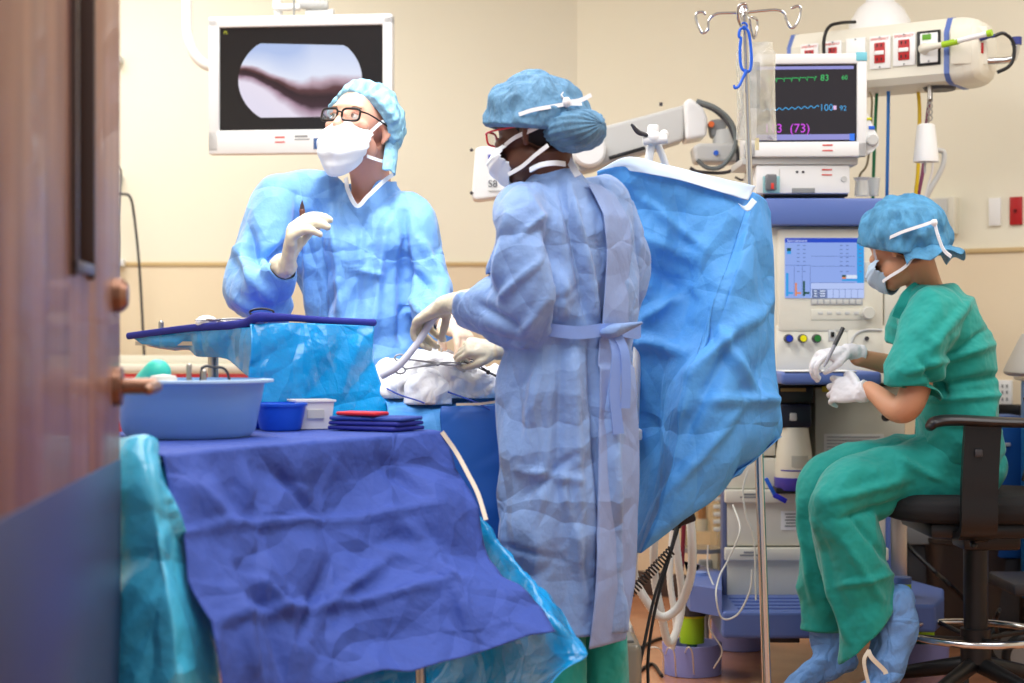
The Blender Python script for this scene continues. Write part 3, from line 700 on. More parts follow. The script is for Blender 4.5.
# drawers
DF = D0 + .05
mb('cabinet', 725, 458, 905, 596, DF + .012, .42, FGREY, .006)
for (y0, y1) in ((490, 546), (548, 596)):
    dr = mb('drawer', 727, y0, 889, y1, DF - .008, .03, DRW, .006)
    mb('drawer_lip', 725, y0, 889, y0 + 13, DF - .03, .03, DRW, .006, dr)
    b = B(); b.pbox(744, y0 + 3.5, 756, y0 + 5.5, DF - .031, .003, 0); b.pbox(740, y0 + 6.5, 758, y0 + 8, DF - .031, .003, 0); obj('drawer_print', b, GREY, dr)
st = mb('sticker', 781, 511, 800, 530, DF - .011, .004, WHITE, 0)
b = B()
for k in range(5): b.pbox(785 + k % 2, 513.5 + k * 3, 796, 514.7 + k * 3, DF - .013, .003, 0)
obj('sticker_print', b, GREY, st)
mb('upper_tray', 725, 458, 812, 489, DF - .004, .03, DRW, .006)
mb('corner_column', 889, 470, 908, 612, DF - .01, .06, STEEL, .01, label='silver corner column')
mb('corner_strip', 886, 480, 891, 606, DF - .014, .05, MBLUE, .004, label='blue edge strip')
mb('corner_column', 722.5, 470, 727, 600, DF - .005, .06, mat('edge_blue', (96, 106, 142), .4), .003)
# base deck: local plan polygons
def deck(poly, z0, z1, m, name='base_deck', **k):
    n = len(poly); vs = [(x, y, z0) for x, y in poly] + [(x, y, z1) for x, y in poly]
    o = obj(name, (vs, [tuple(range(n))[::-1], tuple(range(n, 2 * n))] + [(i, (i + 1) % n, (i + 1) % n + n, i + n) for i in range(n)]), m, AM, smooth=False, **k)
    bv = o.modifiers.new('Bevel', 'BEVEL'); bv.width = .012; bv.segments = 3
    return o
def xd(px, d): return (px - 512) / FPX * d
zd = .25
deck([(xd(722, 5.25), 5.25), (xd(905, 5.25), 5.25), (1.34, 6.1), (.66, 6.1)], zd - .085, zd, MBLUE, label='blue ribbed base deck')
for k in range(4): obj('deck_rib', B().box((1.0, 5.3 + k * .07, zd + .001), (.6, .02, .005), .002), mat('deck_rib_blue', (74, 96, 160), .45), AM)
deck([(xd(686, 5.5), 5.5), (xd(690, 5.38), 5.38), (xd(722, 5.26), 5.26), (.70, 5.7), (.62, 5.9), (xd(700, 5.85), 5.85)], zd - .02, zd + .065, MBLUE, 'side_deck')
deck([(xd(850, 5.2), 5.2), (xd(936, 5.15), 5.15), (xd(944, 5.3), 5.3), (xd(944, 5.5), 5.5), (xd(905, 5.75), 5.75), (xd(850, 5.75), 5.75)], zd - .05, zd + .035, MBLUE, 'side_deck')
mb('deck_underside', 770, 628, 800, 643, 5.45, .3, DGREY, .004)
def caster(px, d, r=.095, ht=.1):
    c = V((xd(px, d), d, 0)); s = obj('caster', B().lathe([(.001, 0.005), (r - .02, .005), (r - .02, .03), (.001, .03)], c, 20), DGREY, AM)
    obj('caster_guard', B().lathe([(r - .006, .002), (r, .002), (r + .002, ht), (r - .006, ht), (r - .006, .002)], c, 44, caps=False), LILAC, s, label='lilac ring guard')
    obj('caster_sleeve', B().lathe([(.001, .1), (.04, .1), (.041, .185), (.001, .185)][::1], c, 30), LIME, s, label='lime green sleeve')
    obj('sleeve_ring', B().lathe([(.001, .183), (.0425, .183), (.0425, .192), (.001, .192)], c, 30), YELP, s)
    obj('caster_stem', B().lathe([(.001, .185), (.046, .19), (.05, .235), (.001, .235)], c, 30), DGREY, s)
    obj('caster_fork', B().box(c + V((0, 0, .07)), (.03, .06, .08), .008), mat('fork_teal', (30, 90, 80), .4), s)
YELP = mat('yellow_plastic', (210, 210, 40), .4)
caster(692, 5.56)
caster(739, 6.02)
caster(922, 5.6, .085)
obj('deck_button', B().lathe([(.001, 0), (.03, 0), (.03, .01), (.001, .012)], V((xd(698, 5.6), 5.6, zd + .064)), 24), mat('pale_blue', (130, 155, 215), .4), AM)
obj('post_stub', B().lathe([(.001, 0), (.028, 0), (.028, .045), (.001, .045)], V((xd(902, 5.3), 5.3, zd + .034)), 28), LIME, AM, label='lime green stub')
obj('post_cap', B().lathe([(.001, .045), (.029, .045), (.029, .064), (.026, .066), (.001, .066)], V((xd(902, 5.3), 5.3, zd + .034)), 28), mat('pale_blue2', (74, 104, 160), .4), AM)
obj('writing_paper', B().box((P(820, 0, 5.25).x, 5.34, zs - .001), (.22, .2, .003)), mat('paper', (242, 242, 240), .8), label='white paper form lying on the blue writing shelf', cat='paper')

# gas module and patient monitor stacked on top
zt0 = P(0, 198, D0 - .06).z
GM = thing('gas_module', 'flat white gas analyser box under the patient monitor', 'gas module', P(806, 197, 5.6))
dm = D0 - .03
obj('feet', B().pbox(764, 193.5, 848, 196.5, dm + .02, .25, .002), BLACK, GM)
obj('case', B().pbox(756, 165, 850, 193.5, dm, .3, .006), WHITE, GM)
obj('front_split', B().pbox(779, 169, 780, 192, dm - .001, .004, 0), LGREY, GM)
obj('water_trap_bay', B().pbox(763, 176, 780, 193, dm - .003, .01, .002), mat('trap_teal', (150, 200, 205), .4), GM)
obj('water_trap', B().pbox(766, 174, 777, 190, dm - .025, .03, .005), mat('trap_clear', (110, 112, 116), .2, alpha=1), GM, label='smoky water trap')
obj('trap_drop', B().pbox(771, 183, 774, 189, dm - .027, .01, .001), LOGO, GM)
obj('vent_slot', B().pbox(792, 188, 815, 193, dm - .002, .01, .001), GREY, GM)
b = B(); b.pbox(822, 169, 832, 170.3, dm - .002, .003, 0); b.pbox(822, 174.2, 832, 175.4, dm - .002, .003, 0); obj('maker_mark', b, LOGO, GM, label='red two-bar mark')
for x in (796, 802): obj('status_light', B().pbox(x, 171, x + 2.4, 173, dm - .002, .003, 0), DGREY, GM)
obj('power_button', B(T(P(844, 179, dm))).lathe([(.001, -.004), (.009, -.004), (.01, 0)], (0, 0, 0), 20, 'y'), LGREY, GM)
obj('module_rack', B().pbox(742, 157.5, 858, 164.5, dm - .005, .28, .003), LGREY, label='thin grey module rack between the patient monitor and the white box', cat='rack')
PM = thing('patient_monitor', 'patient monitor with dark screen of green, blue and purple traces', 'monitor', P(806, 157, 5.55))
Mp = T(P(806, 105, dm - .02), -3)
def pb(b, x0, y0, x1, y1, yf, dep, bev=.002):
    k = (dm - .02) / FPX
    return b.box(((x0 + x1) / 2 * k - 806 * k, yf + dep / 2, (105 - (y0 + y1) / 2) * k), (abs(x1 - x0) * k, dep, abs(y1 - y0) * k), bev)
obj('case', pb(B(Mp), 744, 54, 866, 156, .0, .17, .02), WHITE, PM)
b = B(Mp); pb(b, 744, 54, 866, 64.5, -.012, .03, .006); pb(b, 744, 142, 866, 157, -.012, .03, .006); pb(b, 856, 54, 866, 157, -.012, .03, .006); pb(b, 744, 54, 757, 157, -.012, .03, .006); obj('bezel', b, WHITE, PM)
so = obj('screen', pb(B(Mp), 756, 64, 857, 143, -.003, .01, 0), mat('monitor_black', (40, 33, 40), .15, emit=.8), PM)
obj('alarm_light', pb(B(Mp), 855, 53, 866, 62, -.014, .03, .003), mat('alarm_cyan', (120, 200, 215), .4), PM, label='pale cyan corner light')
GRN = mat('trace_green', (50, 190, 100), emit=1); TBL = mat('trace_blue', (60, 160, 220), emit=1); TPU = mat('trace_purple', (210, 70, 230), emit=1); LAV = mat('bar_lavender', (150, 150, 220), emit=.9)
k = (dm - .02) / FPX
def mp(x, y, yy=-.0045): return V(((x - 806) * k, yy, (105 - y) * k))
b = B(Mp); pts_ = []
for i in range(54):
    x = 766 + i * .95; f = i % 8; y = 79 - (x - 766) * .03 + (3.4 if f == 3 else (-1 if f == 4 else 0)); pts_.append(mp(x, y))
b.tube(pts_, .0011, 4); obj('heart_trace', b, GRN, so)
b = B(Mp); b.tube([mp(762 + i * .9, 110 - i * .05 + 1.1 * sin(i * .9)) for i in range(64)], .0014, 4); obj('oxygen_trace', b, TBL, so)
obj('top_bar', pb(B(Mp), 757, 66.5, 853, 69.5, -.0045, .002, 0), LAV, so)
obj('menu_bar', pb(B(Mp), 757, 134.5, 849, 140, -.0045, .002, 0), LAV, so)
obj('menu_key', pb(B(Mp), 849, 134, 854, 141, -.0045, .002, 0), mat('key_blue', (40, 120, 240), emit=1), so)
for tx, x, y, s, m_ in (('83', 820, 81, .028, GRN), ('60', 841, 80, .02, GRN), ('100', 819, 111, .03, TBL), ('92', 839, 111, .023, TBL), ('113  (73)', 764, 132.5, .04, TPU)):
    p_ = mp(x, y, -.005); text('screen_number', tx, s, Mp @ T(p_), m_, so, .0002)
obj('pulse_mark', pb(B(Mp), 833, 106, 836, 110, -.0045, .002, 0), mat('mark_pink', (230, 190, 230), emit=1), so)
b = B(Mp); pb(b, 822, 145, 832, 146.3, -.0135, .003, 0); pb(b, 822, 150.5, 832, 151.7, -.0135, .003, 0); obj('maker_mark', b, LOGO, PM, label='red two-bar mark')
b = B(Mp)
vs = [mp(866, 112, 0), mp(868, 116, 0), mp(873, 128, 0), mp(878, 138, 0), mp(878, 146, 0), mp(872, 152, 0), mp(864, 155, 0)]
n = len(vs); b.add(vs + [v + V((0, .08, 0)) for v in vs], [tuple(range(n)), tuple(range(2 * n - 1, n - 1, -1))] + [(i, i + n, (i + 1) % n + n, (i + 1) % n) for i in range(n)])
obj('side_ear', b, WHITE, PM)
obj('dial', B(Mp @ T(mp(871.5, 141, 0))).lathe([(.001, -.022), (.015, -.022), (.018, -.016), (.019, 0), (.001, 0)], (0, 0, 0), 28, 'y'), LGREY, PM)
obj('ear_button', pb(B(Mp), 865, 118, 871, 120.5, -.004, .01, .002), YELP, PM, label='yellow button')
obj('ear_button', pb(B(Mp), 868, 126.5, 874, 130, -.004, .01, .002), mat('key_blue2', (40, 100, 210), .4), PM, label='blue button')
# clear odds and ends on the blue shelf
CL = mat('clear_plastic', (235, 238, 238), .15, trans=.6, alpha=.75)
obj('plastic_sleeve', B(T(P(862, 196, 5.62))).lathe([(.001, 0), (.025, 0), (.022, .05), (.03, .06), (.001, .06)], (0, 0, 0), 16), CL, label='crumpled clear plastic wrapper on the machine\'s blue shelf', cat='wrapper')
obj('plastic_cup', B(T(P(873, 196, 5.66))).lathe([(.001, 0), (.018, 0), (.024, .06), (.022, .06), (.017, .004), (.001, .004)], (0, 0, 0), 20), CL, label='small clear cup at the right of the blue shelf', cat='cup')
# ------------------------------------------------------------------ instrument table, front left
zt1 = .868
tA, tB = V((-.644, 3.15, zt1)), V((-.168, 3.98, zt1)); tdir = (tB - tA).normalized(); tback = V((-tdir.y, tdir.x, 0))
TW = .6
tC, tD = tB + tback * TW, tA + tback * TW
tang = math.degrees(math.atan2(tdir.y, tdir.x)); tl = (tB - tA).length
Mt = T(tA, tang)           # X along the near-right edge, Y to the back, z = 0 at the top
IT = thing('instrument_table', 'steel-legged table hidden under a dark blue drape in the left foreground', 'table', (tA + tC) / 2 - V((0, 0, zt1)))
obj('table_top', B(Mt).box((tl / 2, TW / 2, -.02), (tl - .03, TW - .03, .03), .004), STEEL, IT)
for (x, y) in ((tl - .035, .03), (.14, .12), (.14, TW - .08), (tl - .08, TW - .08)):
    obj('leg', B(Mt).tube([(x, y, -.03), (x, y, -zt1 + .002)], .0125, 16), STEEL, IT)
obj('lower_rail', B(Mt).tube([(.14, .12, -.7), (.14, TW - .08, -.7)], .01, 12), STEEL, IT)
# the dark blue drape: top sheet, front fall (flaring to the lower right)
def flutter(p, u, v):
    return (.034 * crumple(p, 4.5, 1) + .018 * ridge(p, 3, 3, 1.2, 2) + sum(seg_ridge(p, *c) for c in TCR)) * min(1, v * 6)
TCR = [(P(175, 532, 3.05), P(440, 508, 3.7), .010, .010), (P(215, 620, 3.0), P(470, 585, 3.7), .012, .012), (P(240, 455, 3.3), P(250, 500, 3.2), .012, .016), (P(225, 560, 3.1), P(262, 690, 3.1), .012, .014), (P(250, 575, 3.2), P(300, 690, 3.2), .012, -.016), (P(250, 575, 3.2), P(285, 610, 3.2), .012, .014),
       (P(380, 450, 3.7), P(420, 500, 3.7), .014, -.016), (P(400, 520, 3.7), P(440, 560, 3.7), .012, .014), (P(330, 600, 3.4), P(385, 560, 3.5), .012, .014), (P(430, 560, 3.7), P(475, 640, 3.6), .012, .016), (P(300, 640, 3.3), P(330, 560, 3.4), .010, -.012), (P(180, 480, 3.1), P(215, 520, 3.1), .012, .012), (P(280, 470, 3.4), P(330, 520, 3.4), .012, -.012)]
top = [[Mt @ V((x * tl / 4 - .0, TW, .004)) for x in range(5)], [Mt @ V((x * tl / 4, TW * .5, .004)) for x in range(5)], [Mt @ V((x * tl / 4, .02, .005)) for x in range(5)]]
frontpx = [   # rows of (px,py,d) down the front fall
 [(163, 456, 3.13), (232, 449, 3.33), (300, 443, 3.52), (372, 438, 3.73), (441, 431.5, 3.95)],
 [(178, 510, 3.08), (240, 505, 3.30), (305, 500, 3.46), (385, 497, 3.68), (470, 490, 3.88)],
 [(196, 580, 3.02), (255, 575, 3.20), (318, 570, 3.40), (400, 566, 3.58), (492, 558, 3.78)],
 [(214, 640, 2.98), (268, 640, 3.12), (335, 632, 3.34), (425, 622, 3.50), (540, 598, 3.66)],
 [(226, 700, 2.96), (285, 692, 3.10), (352, 680, 3.28), (440, 657, 3.42), (556, 628, 3.58)]]
fr = [[P(*q) for q in r] for r in frontpx]
ctrl = [[V(q) for q in r] for r in top] + fr
# top and front joined in one sheet, dense near the edge
rows = []
vs, fs = patch([top[0], top[1], top[2]], 90, 20)
v2, f2 = patch(fr, 90, 80, flutter)
o_ = len(vs); vs += v2; fs += [tuple(i + o_ for i in f) for f in f2]
last = 19 * 90
fs += [(last + i, o_ + i, o_ + i + 1, last + i + 1) for i in range(89)]
tdo = obj('table_drape', (vs, fs), TDRAPE, label='dark blue crumpled drape covering the instrument table in the left foreground', cat='drape', angle=0, solid=.002)
# pale hem seam on its right edge
obj('hem_tape', B().strap([P(442, 432, 3.94), P(456, 452, 3.93), P(468, 474, 3.9), P(478, 494, 3.87), P(486, 520, 3.83)], .010, .003, (1, 0, 0), 20), mat('hem_cream', (226, 212, 190), .6), tdo)
# teal film under it, sweeping out to the lower right
und = [[(455, 500, 3.98), (480, 515, 3.96), (500, 545, 3.94), (503, 560, 3.92)],
       [(420, 600, 4.10), (480, 590, 3.96), (530, 585, 3.80), (556, 606, 3.78)],
       [(400, 645, 4.12), (460, 635, 3.98), (540, 625, 3.70), (587, 654, 3.66)],
       [(340, 680, 4.10), (420, 668, 4.1), (500, 668, 3.85), (562, 676, 3.6)],
       [(250, 705, 4.0), (360, 700, 4.1), (470, 700, 3.95), (540, 705, 3.52)]]
obj('plastic_table_cover', patch([[P(*q) for q in r] for r in und], 70, 60, lambda p, u, v: .028 * crumple(p, 5, 4)), PLAST, label='bright teal plastic film flaring out under the dark blue drape\'s hem', cat='cover', angle=0, solid=.0015)
# pale teal film on the near end
lf = [[(96, 440, 3.2), (112, 441, 3.13), (128, 441, 3.09), (146, 443, 3.08), (162, 452, 3.2)],
      [(92, 500, 3.2), (110, 500, 3.08), (130, 500, 3.02), (160, 497, 3.0), (184, 505, 3.17)],
      [(88, 560, 3.16), (110, 560, 3.04), (138, 560, 2.98), (170, 560, 2.96), (204, 575, 3.13)],
      [(86, 620, 3.14), (110, 622, 3.02), (140, 622, 2.95), (180, 620, 2.92), (220, 640, 3.09)],
      [(84, 710, 3.1), (110, 710, 3.0), (145, 712, 2.92), (190, 712, 2.9), (236, 712, 3.06)]]
obj('plastic_end_cover', patch([[P(*q) for q in r] for r in lf], 60, 80, lambda p, u, v: .040 * crumple(p, 5, 9)), PLASTL, label='pale teal crinkled plastic hanging over the near end of the draped table', cat='cover', angle=0, solid=.0015)

# things on the table
zz = zt1 + .007
c = V((-.70, 3.70, zz))
BS = thing('wash_basin', 'large pale blue basin on the draped table beside the door', 'basin', c)
bm_ = mat('basin_blue', (128, 170, 218), .4, sub=.1)
obj('bowl', B().lathe([(.001, 0), (.13, 0), (.142, .012), (.163, .118), (.158, .12), (.137, .015), (.001, .008)], c, 48), bm_, BS)
obj('rim', B().lathe([(.160, .114), (.182, .118), (.182, .123), (.158, .124), (.160, .114)], c, 48, caps=False), mat('basin_rim', (176, 206, 236), .4), BS, label='paler rolled rim')
obj('rubber_bulb', B().tube([V((-.80, 3.71, zz + .06)), V((-.79, 3.70, zz + .10)), V((-.765, 3.68, zz + .137))], [.022, .036, .03], 20, 12, caps='round'), mat('bulb_teal', (60, 200, 180), .45), label='round teal rubber bulb poking out of the basin', cat='bulb')
obj('cream_jug', B().lathe([(.001, 0), (.03, 0), (.034, .05), (.026, .075), (.001, .078)], V((-.735, 3.60, zz + .058)), 24), mat('jug_cream', (232, 228, 214), .5), label='small cream cup standing in the basin in front of the teal bulb', cat='cup')
BC = mat('cobalt_plastic', (30, 92, 214), .35)
def bowl(c, r, h, m, name, label, cat, grp=None):
    th = thing(name, label, cat, c)
    obj('bowl', B().lathe([(.001, 0), (r * .74, 0), (r * .80, .006), (r * .97, h - .004), (r * .93, h - .004), (r * .74, .01), (.001, .008)], c, 40), m, th)
    obj('rim', B().lathe([(r * .92, h - .006), (r * 1.02, h - .006), (r * 1.03, h), (r * .93, h + .001), (r * .92, h - .006)], c, 40, caps=False), m, th)
bowl(V((-.537, 3.96, zz)), .061, .062, BC, 'small_bowl', 'bright cobalt blue bowl right of the large basin', 'bowl')
bowl(V((-.60, 4.06, zz)), .05, .055, mat('deep_blue_plastic', (24, 60, 180), .35), 'small_bowl', 'darker blue bowl half hidden between basin and cobalt bowl', 'bowl')
th = thing('white_tub', 'square white plastic tub beside the cobalt blue bowl', 'tub', (-.475, 4.04, zz))
Mq = T((-.475, 4.04, zz), 20)
def tubshape():
    b = B(Mq); L_ = []
    for (s, z) in ((.038, 0), (.044, .062), (.048, .064), (.048, .068), (.041, .068), (.036, .006)):
        L_ += [(-s, -s, z), (s, -s, z), (s, s, z), (-s, s, z)]
    fs = [(0, 3, 2, 1)] + [(4 * k + j, 4 * k + (j + 1) % 4, 4 * k + 4 + (j + 1) % 4, 4 * k + 4 + j) for k in range(5) for j in range(4)] + [(20, 21, 22, 23)]
    return b.add(L_, fs)
obj('tub', tubshape(), WHITE, th); obj('tub_label', B(Mq).box((0, -.0435, .035), (.04, .003, .02)), LGREY, th)
NAVY = mat('towel_navy', (40, 48, 140), .85, bump=.3, bscale=60)
tw = thing('folded_towel', 'folded navy towel at the right corner of the draped table', 'towel', (-.31, 3.95, zz))
for k in range(3):
    Mf = T((-.315, 3.955, zz + .006 + k * .011), 58 + k * 3)
    obj('towel_fold', B(Mf).box((0.0, 0, 0), (.125 - k * .008, .19, .0095), .0045, 3), NAVY if k < 2 else TDRAPE, tw)
obj('red_wrapper', B(T((-.345, 3.94, zz + .039), 60)).box((0, 0, 0), (.06, .11, .009), .004, 3), mat('wrapper_red', (220, 40, 50), .4), label='flat red packet lying on the folded navy towel', cat='packet')

# ------------------------------------------------------------------ raised instrument tray (stand) behind the basin
zm = 1.118
mN, mR, mL = P(256, 0, 4.16), P(374, 0, 4.36), P(128, 0, 4.44)
for v, z_ in ((mN, zm), (mR, zm + .004), (mL, 1.094)): v.z = z_
mF = mR + mL - mN
MS = thing('instrument_stand', 'over-table instrument stand on one post, draped in teal plastic behind the basin', 'stand', ((mN + mF) / 2) * 1 - V((0, 0, zm)))
def quad(pts, z0, z1, ins=0):
    c = sum(pts, V()) / 4; q = [c + (p - c) * (1 - ins) for p in pts]
    return [(p.x, p.y, z0) for p in q] + [(p.x, p.y, z1) for p in q], [(0, 1, 2, 3), (7, 6, 5, 4), (0, 4, 5, 1), (1, 5, 6, 2), (2, 6, 7, 3), (3, 7, 4, 0)]
obj('tray', quad([mN, mR, mF, mL], 1.070, 1.080, .06), STEEL, MS, smooth=False)
mc = (mN + mF) / 2
obj('post', B().tube([(mc.x - .1, mc.y + .03, 1.069), (mc.x - .1, mc.y + .03, .06)], .014, 16), STEEL, MS)
b = B().tube([(mc.x - .1, mc.y + .03, .05), (mc.x + .25, mc.y - .1, .05)], .014, 12); b.tube([(mc.x - .3, mc.y - .2, .05), (mc.x - .0, mc.y + .3, .05)], .014, 12); obj('base', b, STEEL, MS)
# right-hand pouch of film
rt = [[(250, 324, 4.15), (290, 323, 4.2), (330, 324, 4.27), (374, 326, 4.36)],
      [(251, 345, 4.13), (291, 345, 4.18), (332, 345, 4.26), (373, 343, 4.34)],
      [(249, 375, 4.12), (292, 375, 4.18), (334, 375, 4.25), (379, 375, 4.34)],
      [(246, 400, 4.12), (292, 402, 4.17), (338, 402, 4.24), (387, 398, 4.33)],
      [(244, 424, 4.12), (292, 426, 4.17), (342, 424, 4.24), (397, 420, 4.33)]]
def bag(p, u, v): return .022 * crumple(p, 5, 3) * min(1, v * 3 + .15) + .014 * ridge(p, 5, 2, 2.0, 8) * (1 - min(1, abs(u - .55) * 1.6) * .2) * v - .02 * sin(pi * u) * sin(pi * min(1, v * 1.2)) * (.4)
lt = [[(254, 327, 4.15), (225, 329, 4.22), (180, 332, 4.33), (129, 335, 4.44)],
      [(253, 340, 4.14), (228, 340, 4.21), (185, 341, 4.32), (136, 340, 4.43)],
      [(252, 360, 4.14), (228, 352, 4.22), (190, 348, 4.32), (142, 344, 4.42)],
      [(250, 378, 4.15), (224, 360, 4.24), (190, 353, 4.34), (152, 347, 4.42)]]
vs, fs = patch([[P(*q) for q in r] for r in rt], 70, 60, bag)
v2, f2 = patch([[P(*q) for q in r] for r in lt], 60, 30, lambda p, u, v: .022 * crumple(p, 7, 3) * min(1, v * 3) * min(1, u * 8) * min(1, (1 - u) * 10))
o_ = len(vs); vs += v2; fs += [tuple(i + o_ for i in f) for f in f2]
o_ = len(vs)
sheet = [mN, mR, mF, mL]; vs += [p + V((0, 0, -.006)) for p in sheet]; fs.append((o_, o_ + 1, o_ + 2, o_ + 3))
obj('plastic_stand_cover', (vs, fs), PLAST, label='glossy teal plastic cover sagging from the raised instrument tray', cat='cover', angle=0, solid=.001)
# towel lining the tray with a rolled hem
tb = B(); rim = [mL + V((-.0, 0, .0)), (mL + mN) / 2 + V((0, 0, .008)), mN.lerp(mL, .12) + V((0, 0, .006)), mN + V((0, -.004, .02)), mN.lerp(mR, .08) + V((0, -.004, .021)), mN.lerp(mR, .3) + V((0, 0, .019)), mN.lerp(mR, .6) + V((0, 0, .012)), mR + V((0, 0, .006))]
tb.tube(rim, [(.005, .009)] * 2 + [(.010, .012)] * 3 + [(.007, .009)] * 3, 12, 60, side=(0, 1, 0), caps='round')
tw = thing('tray_towel', 'dark violet-blue towel lining the raised instrument tray', 'towel', mc)
obj('towel_hem', tb, NAVY, tw)
def trayfn(u, v):
    p = (mN.lerp(mR, u)).lerp(mL.lerp(mF, u), v); return p + V((0, 0, .004 + .006 * max(0, noise.noise(p * 14))))
obj('towel_sheet', B().grid(trayfn, 40, 40), mat('towel_violet', (58, 60, 160), .85, bump=.3, bscale=60), tw, solid=.002, angle=0)
def forceps(p, ang, label, ringn=2, m=STEEL, rx=0, sc=1.0, tilt=0, grp=None, rd=.0025):
    M_ = T(p, ang, rx, tilt) @ Matrix.Scale(sc, 4)
    th = thing('forceps', label, 'instrument', p, grp)
    for s in (1, -1):
        b = B(M_)
        b.tube([(-.085, s * .016, 0), (-.06, s * .012, .002), (0, s * .002, .002), (.035, -s * .004, .002), (.07, -s * .002, .002)], [rd, rd, rd * 1.4, rd * 1.1, rd * .5], 8, 20)
        b.tube([(-.1 + .015 * cos(a), s * .02 + .011 * sin(a), 0) for a in [k * pi / 6 for k in range(12)]], rd * .9, 8, closed=True)
        obj('handle_and_jaw', b, m, th)
    obj('pivot', B(M_).lathe([(.001, -.004), (.005, -.004), (.005, .006), (.001, .006)], (0.005, 0, 0), 14), m, th)
ty = lambda u, v, dz=.02: trayfn(u, v) + V((0, 0, dz))
forceps(ty(.15, .15, .014), 15, 'clamp with round finger rings at the front corner of the raised tray')
forceps(ty(.1, .35, .016), -160, 'steel clamp behind the front one on the raised tray', sc=.95)
forceps(ty(.4, .3, .014), 40, 'steel clamp lying right of the others, low behind the tray towel\'s hem')
b = B().tube([ty(.18, .12, .02) + V((.03 * cos(a), .0, .012 + .009 * sin(a))) for a in [k * pi / 8 for k in range(16)]], .0028, 8, closed=True)
obj('black_ring', b, BLACK, label='black oval instrument ring standing on the raised tray', cat='instrument')
obj('gauze_swab', B().ball(ty(.05, .42, .016), (.028, .02, .018)), GAUZE, label='small white gauze ball on the raised tray', cat='gauze')
b = B().tube([P(161, 333, 4.42), P(161, 323, 4.42)], .007, 10, caps='round'); obj('steel_peg', b, STEEL, label='grey steel peg standing at the left end of the raised tray', cat='instrument')
for x, y0, y1, lb in ((189, 386, 366, 'thin steel handle rising out of the basin'), (204, 386, 372, 'shorter steel handle rising right of the thin one')):
    d = 3.66; obj('surgical_probe', B().tube([P(x, y0 + 40, d), P(x, y1, d)], [.004, .006], 10, caps='round'), STEEL, label=lb, cat='instrument')
b = B().tube([P(199, 425, 3.74), P(201, 375, 3.74), P(204, 367, 3.74), P(212, 367, 3.74), P(228, 374, 3.76), P(232, 425, 3.76)], .003, 8, 30)
obj('wire_retractor', b, DGREY, label='dark bent wire hooked over the basin', cat='instrument')

# ------------------------------------------------------------------ operating table with its drapes
OT = thing('operating_table', 'operating table under blue drapes between the two standing people', 'operating table', (.06, 4.45, 0))
obj('table_bed', B().box((.02, 4.45, .84), (.6, .28, .07), .02), DGREY, OT)
obj('pedestal', B().box((.08, 4.46, .41), (.2, .2, .78), .03), LGREY, OT)
obj('pedestal_base', B().box((.06, 4.46, .04), (.5, .26, .08), .02), LGREY, OT)
od = [[(355, 383, 4.63), (400, 384, 4.63), (470, 384, 4.62), (560, 384, 4.6)],
      [(368, 390, 4.48), (405, 392, 4.47), (470, 392, 4.46), (560, 392, 4.44)],
      [(385, 401, 4.33), (430, 403, 4.32), (500, 405, 4.31), (570, 406, 4.30)],
      [(388, 416, 4.27), (432, 416, 4.27), (505, 412, 4.27), (570, 412, 4.27)],
      [(392, 450, 4.26), (436, 450, 4.27), (505, 450, 4.27), (570, 450, 4.27)],
      [(400, 520, 4.26), (446, 520, 4.28), (505, 520, 4.28), (570, 520, 4.27)],
      [(400, 590, 4.26), (446, 590, 4.28), (505, 590, 4.28), (570, 590, 4.27)]]
obj('patient_drape', patch([[P(*q) for q in r] for r in od], 70, 90, lambda p, u, v: .018 * crumple(p, 6, 5) + .012 * ridge(p, 6, 6, 1, 3) * (v > .4)), DRAPE, label='blue drape over the operating table, falling behind the front table', cat='drape', angle=0, solid=.002)
fp = [[(441, 406, 4.262), (470, 406, 4.262), (508, 404, 4.262)], [(440, 420, 4.25), (470, 422, 4.25), (508, 420, 4.25)], [(446, 470, 4.24), (475, 470, 4.235), (508, 470, 4.24)], [(456, 540, 4.24), (480, 540, 4.235), (508, 540, 4.24)]]
fpo = obj('drape_pouch', patch([[P(*q) for q in r] for r in fp], 40, 50, lambda p, u, v: .008 * crumple(p, 8, 6)), mat('deep_drape_blue', (24, 92, 182), .5, bump=.4, bscale=6, bdist=.012, kind='crumple'), label='darker blue pouch on the operating table drape left of the nurse', cat='pouch', angle=0, solid=.002)
obj('pouch_edge', B().strap([P(456, 404.5, 4.235), P(480, 404, 4.235), P(508, 400, 4.235)], .006, .003, (0, 0, 1)), mat('hem_cream', (226, 212, 190), .6), fpo)
# heap of white gauze sheets
def heap(u, v):
    x = 372 + u * 136; q = sin(pi * u) ** .5
    a = pi * v
    prof = (.35 + .65 * sin(pi * min(1, max(0, u * .95 + .03))) ** .6)
    hgt = .122 * prof * (1 + .15 * noise.noise(V((u * 6, 0, 3))))
    ctr = P(x, 395, 4.43)
    p = ctr + V((0, -.10 * cos(a) * (.6 + .4 * q), hgt * sin(a) ** .75 - .005))
    n = V((0, -cos(a), sin(a)))
    return p + n * (.040 * crumple(p, 9, 2) + .022 * noise.noise(p * 13) + .014 * noise.noise(p * 30))
obj('gauze_heap', B().grid(heap, 110, 70), GAUZE, label='heap of crumpled white cloths on the patient between the two standing people', cat='cloth', angle=0, solid=.002)
def heap2(u, v):
    a = pi * v; c_ = P(428, 404, 4.33); p = c_ + V(((u - .5) * .12, -.05 * cos(a) * sin(pi * (.1 + .8 * u)), .09 * sin(a) * sin(pi * (.1 + .8 * u)) ** .5))
    return p + V((0, -cos(a), sin(a))) * (.014 * crumple(p, 14, 7))
obj('gauze_swab', B().grid(heap2, 50, 40), GAUZE, label='folded white gauze hanging over the edge of the drape in front of the heap', cat='gauze', angle=0, solid=.002)
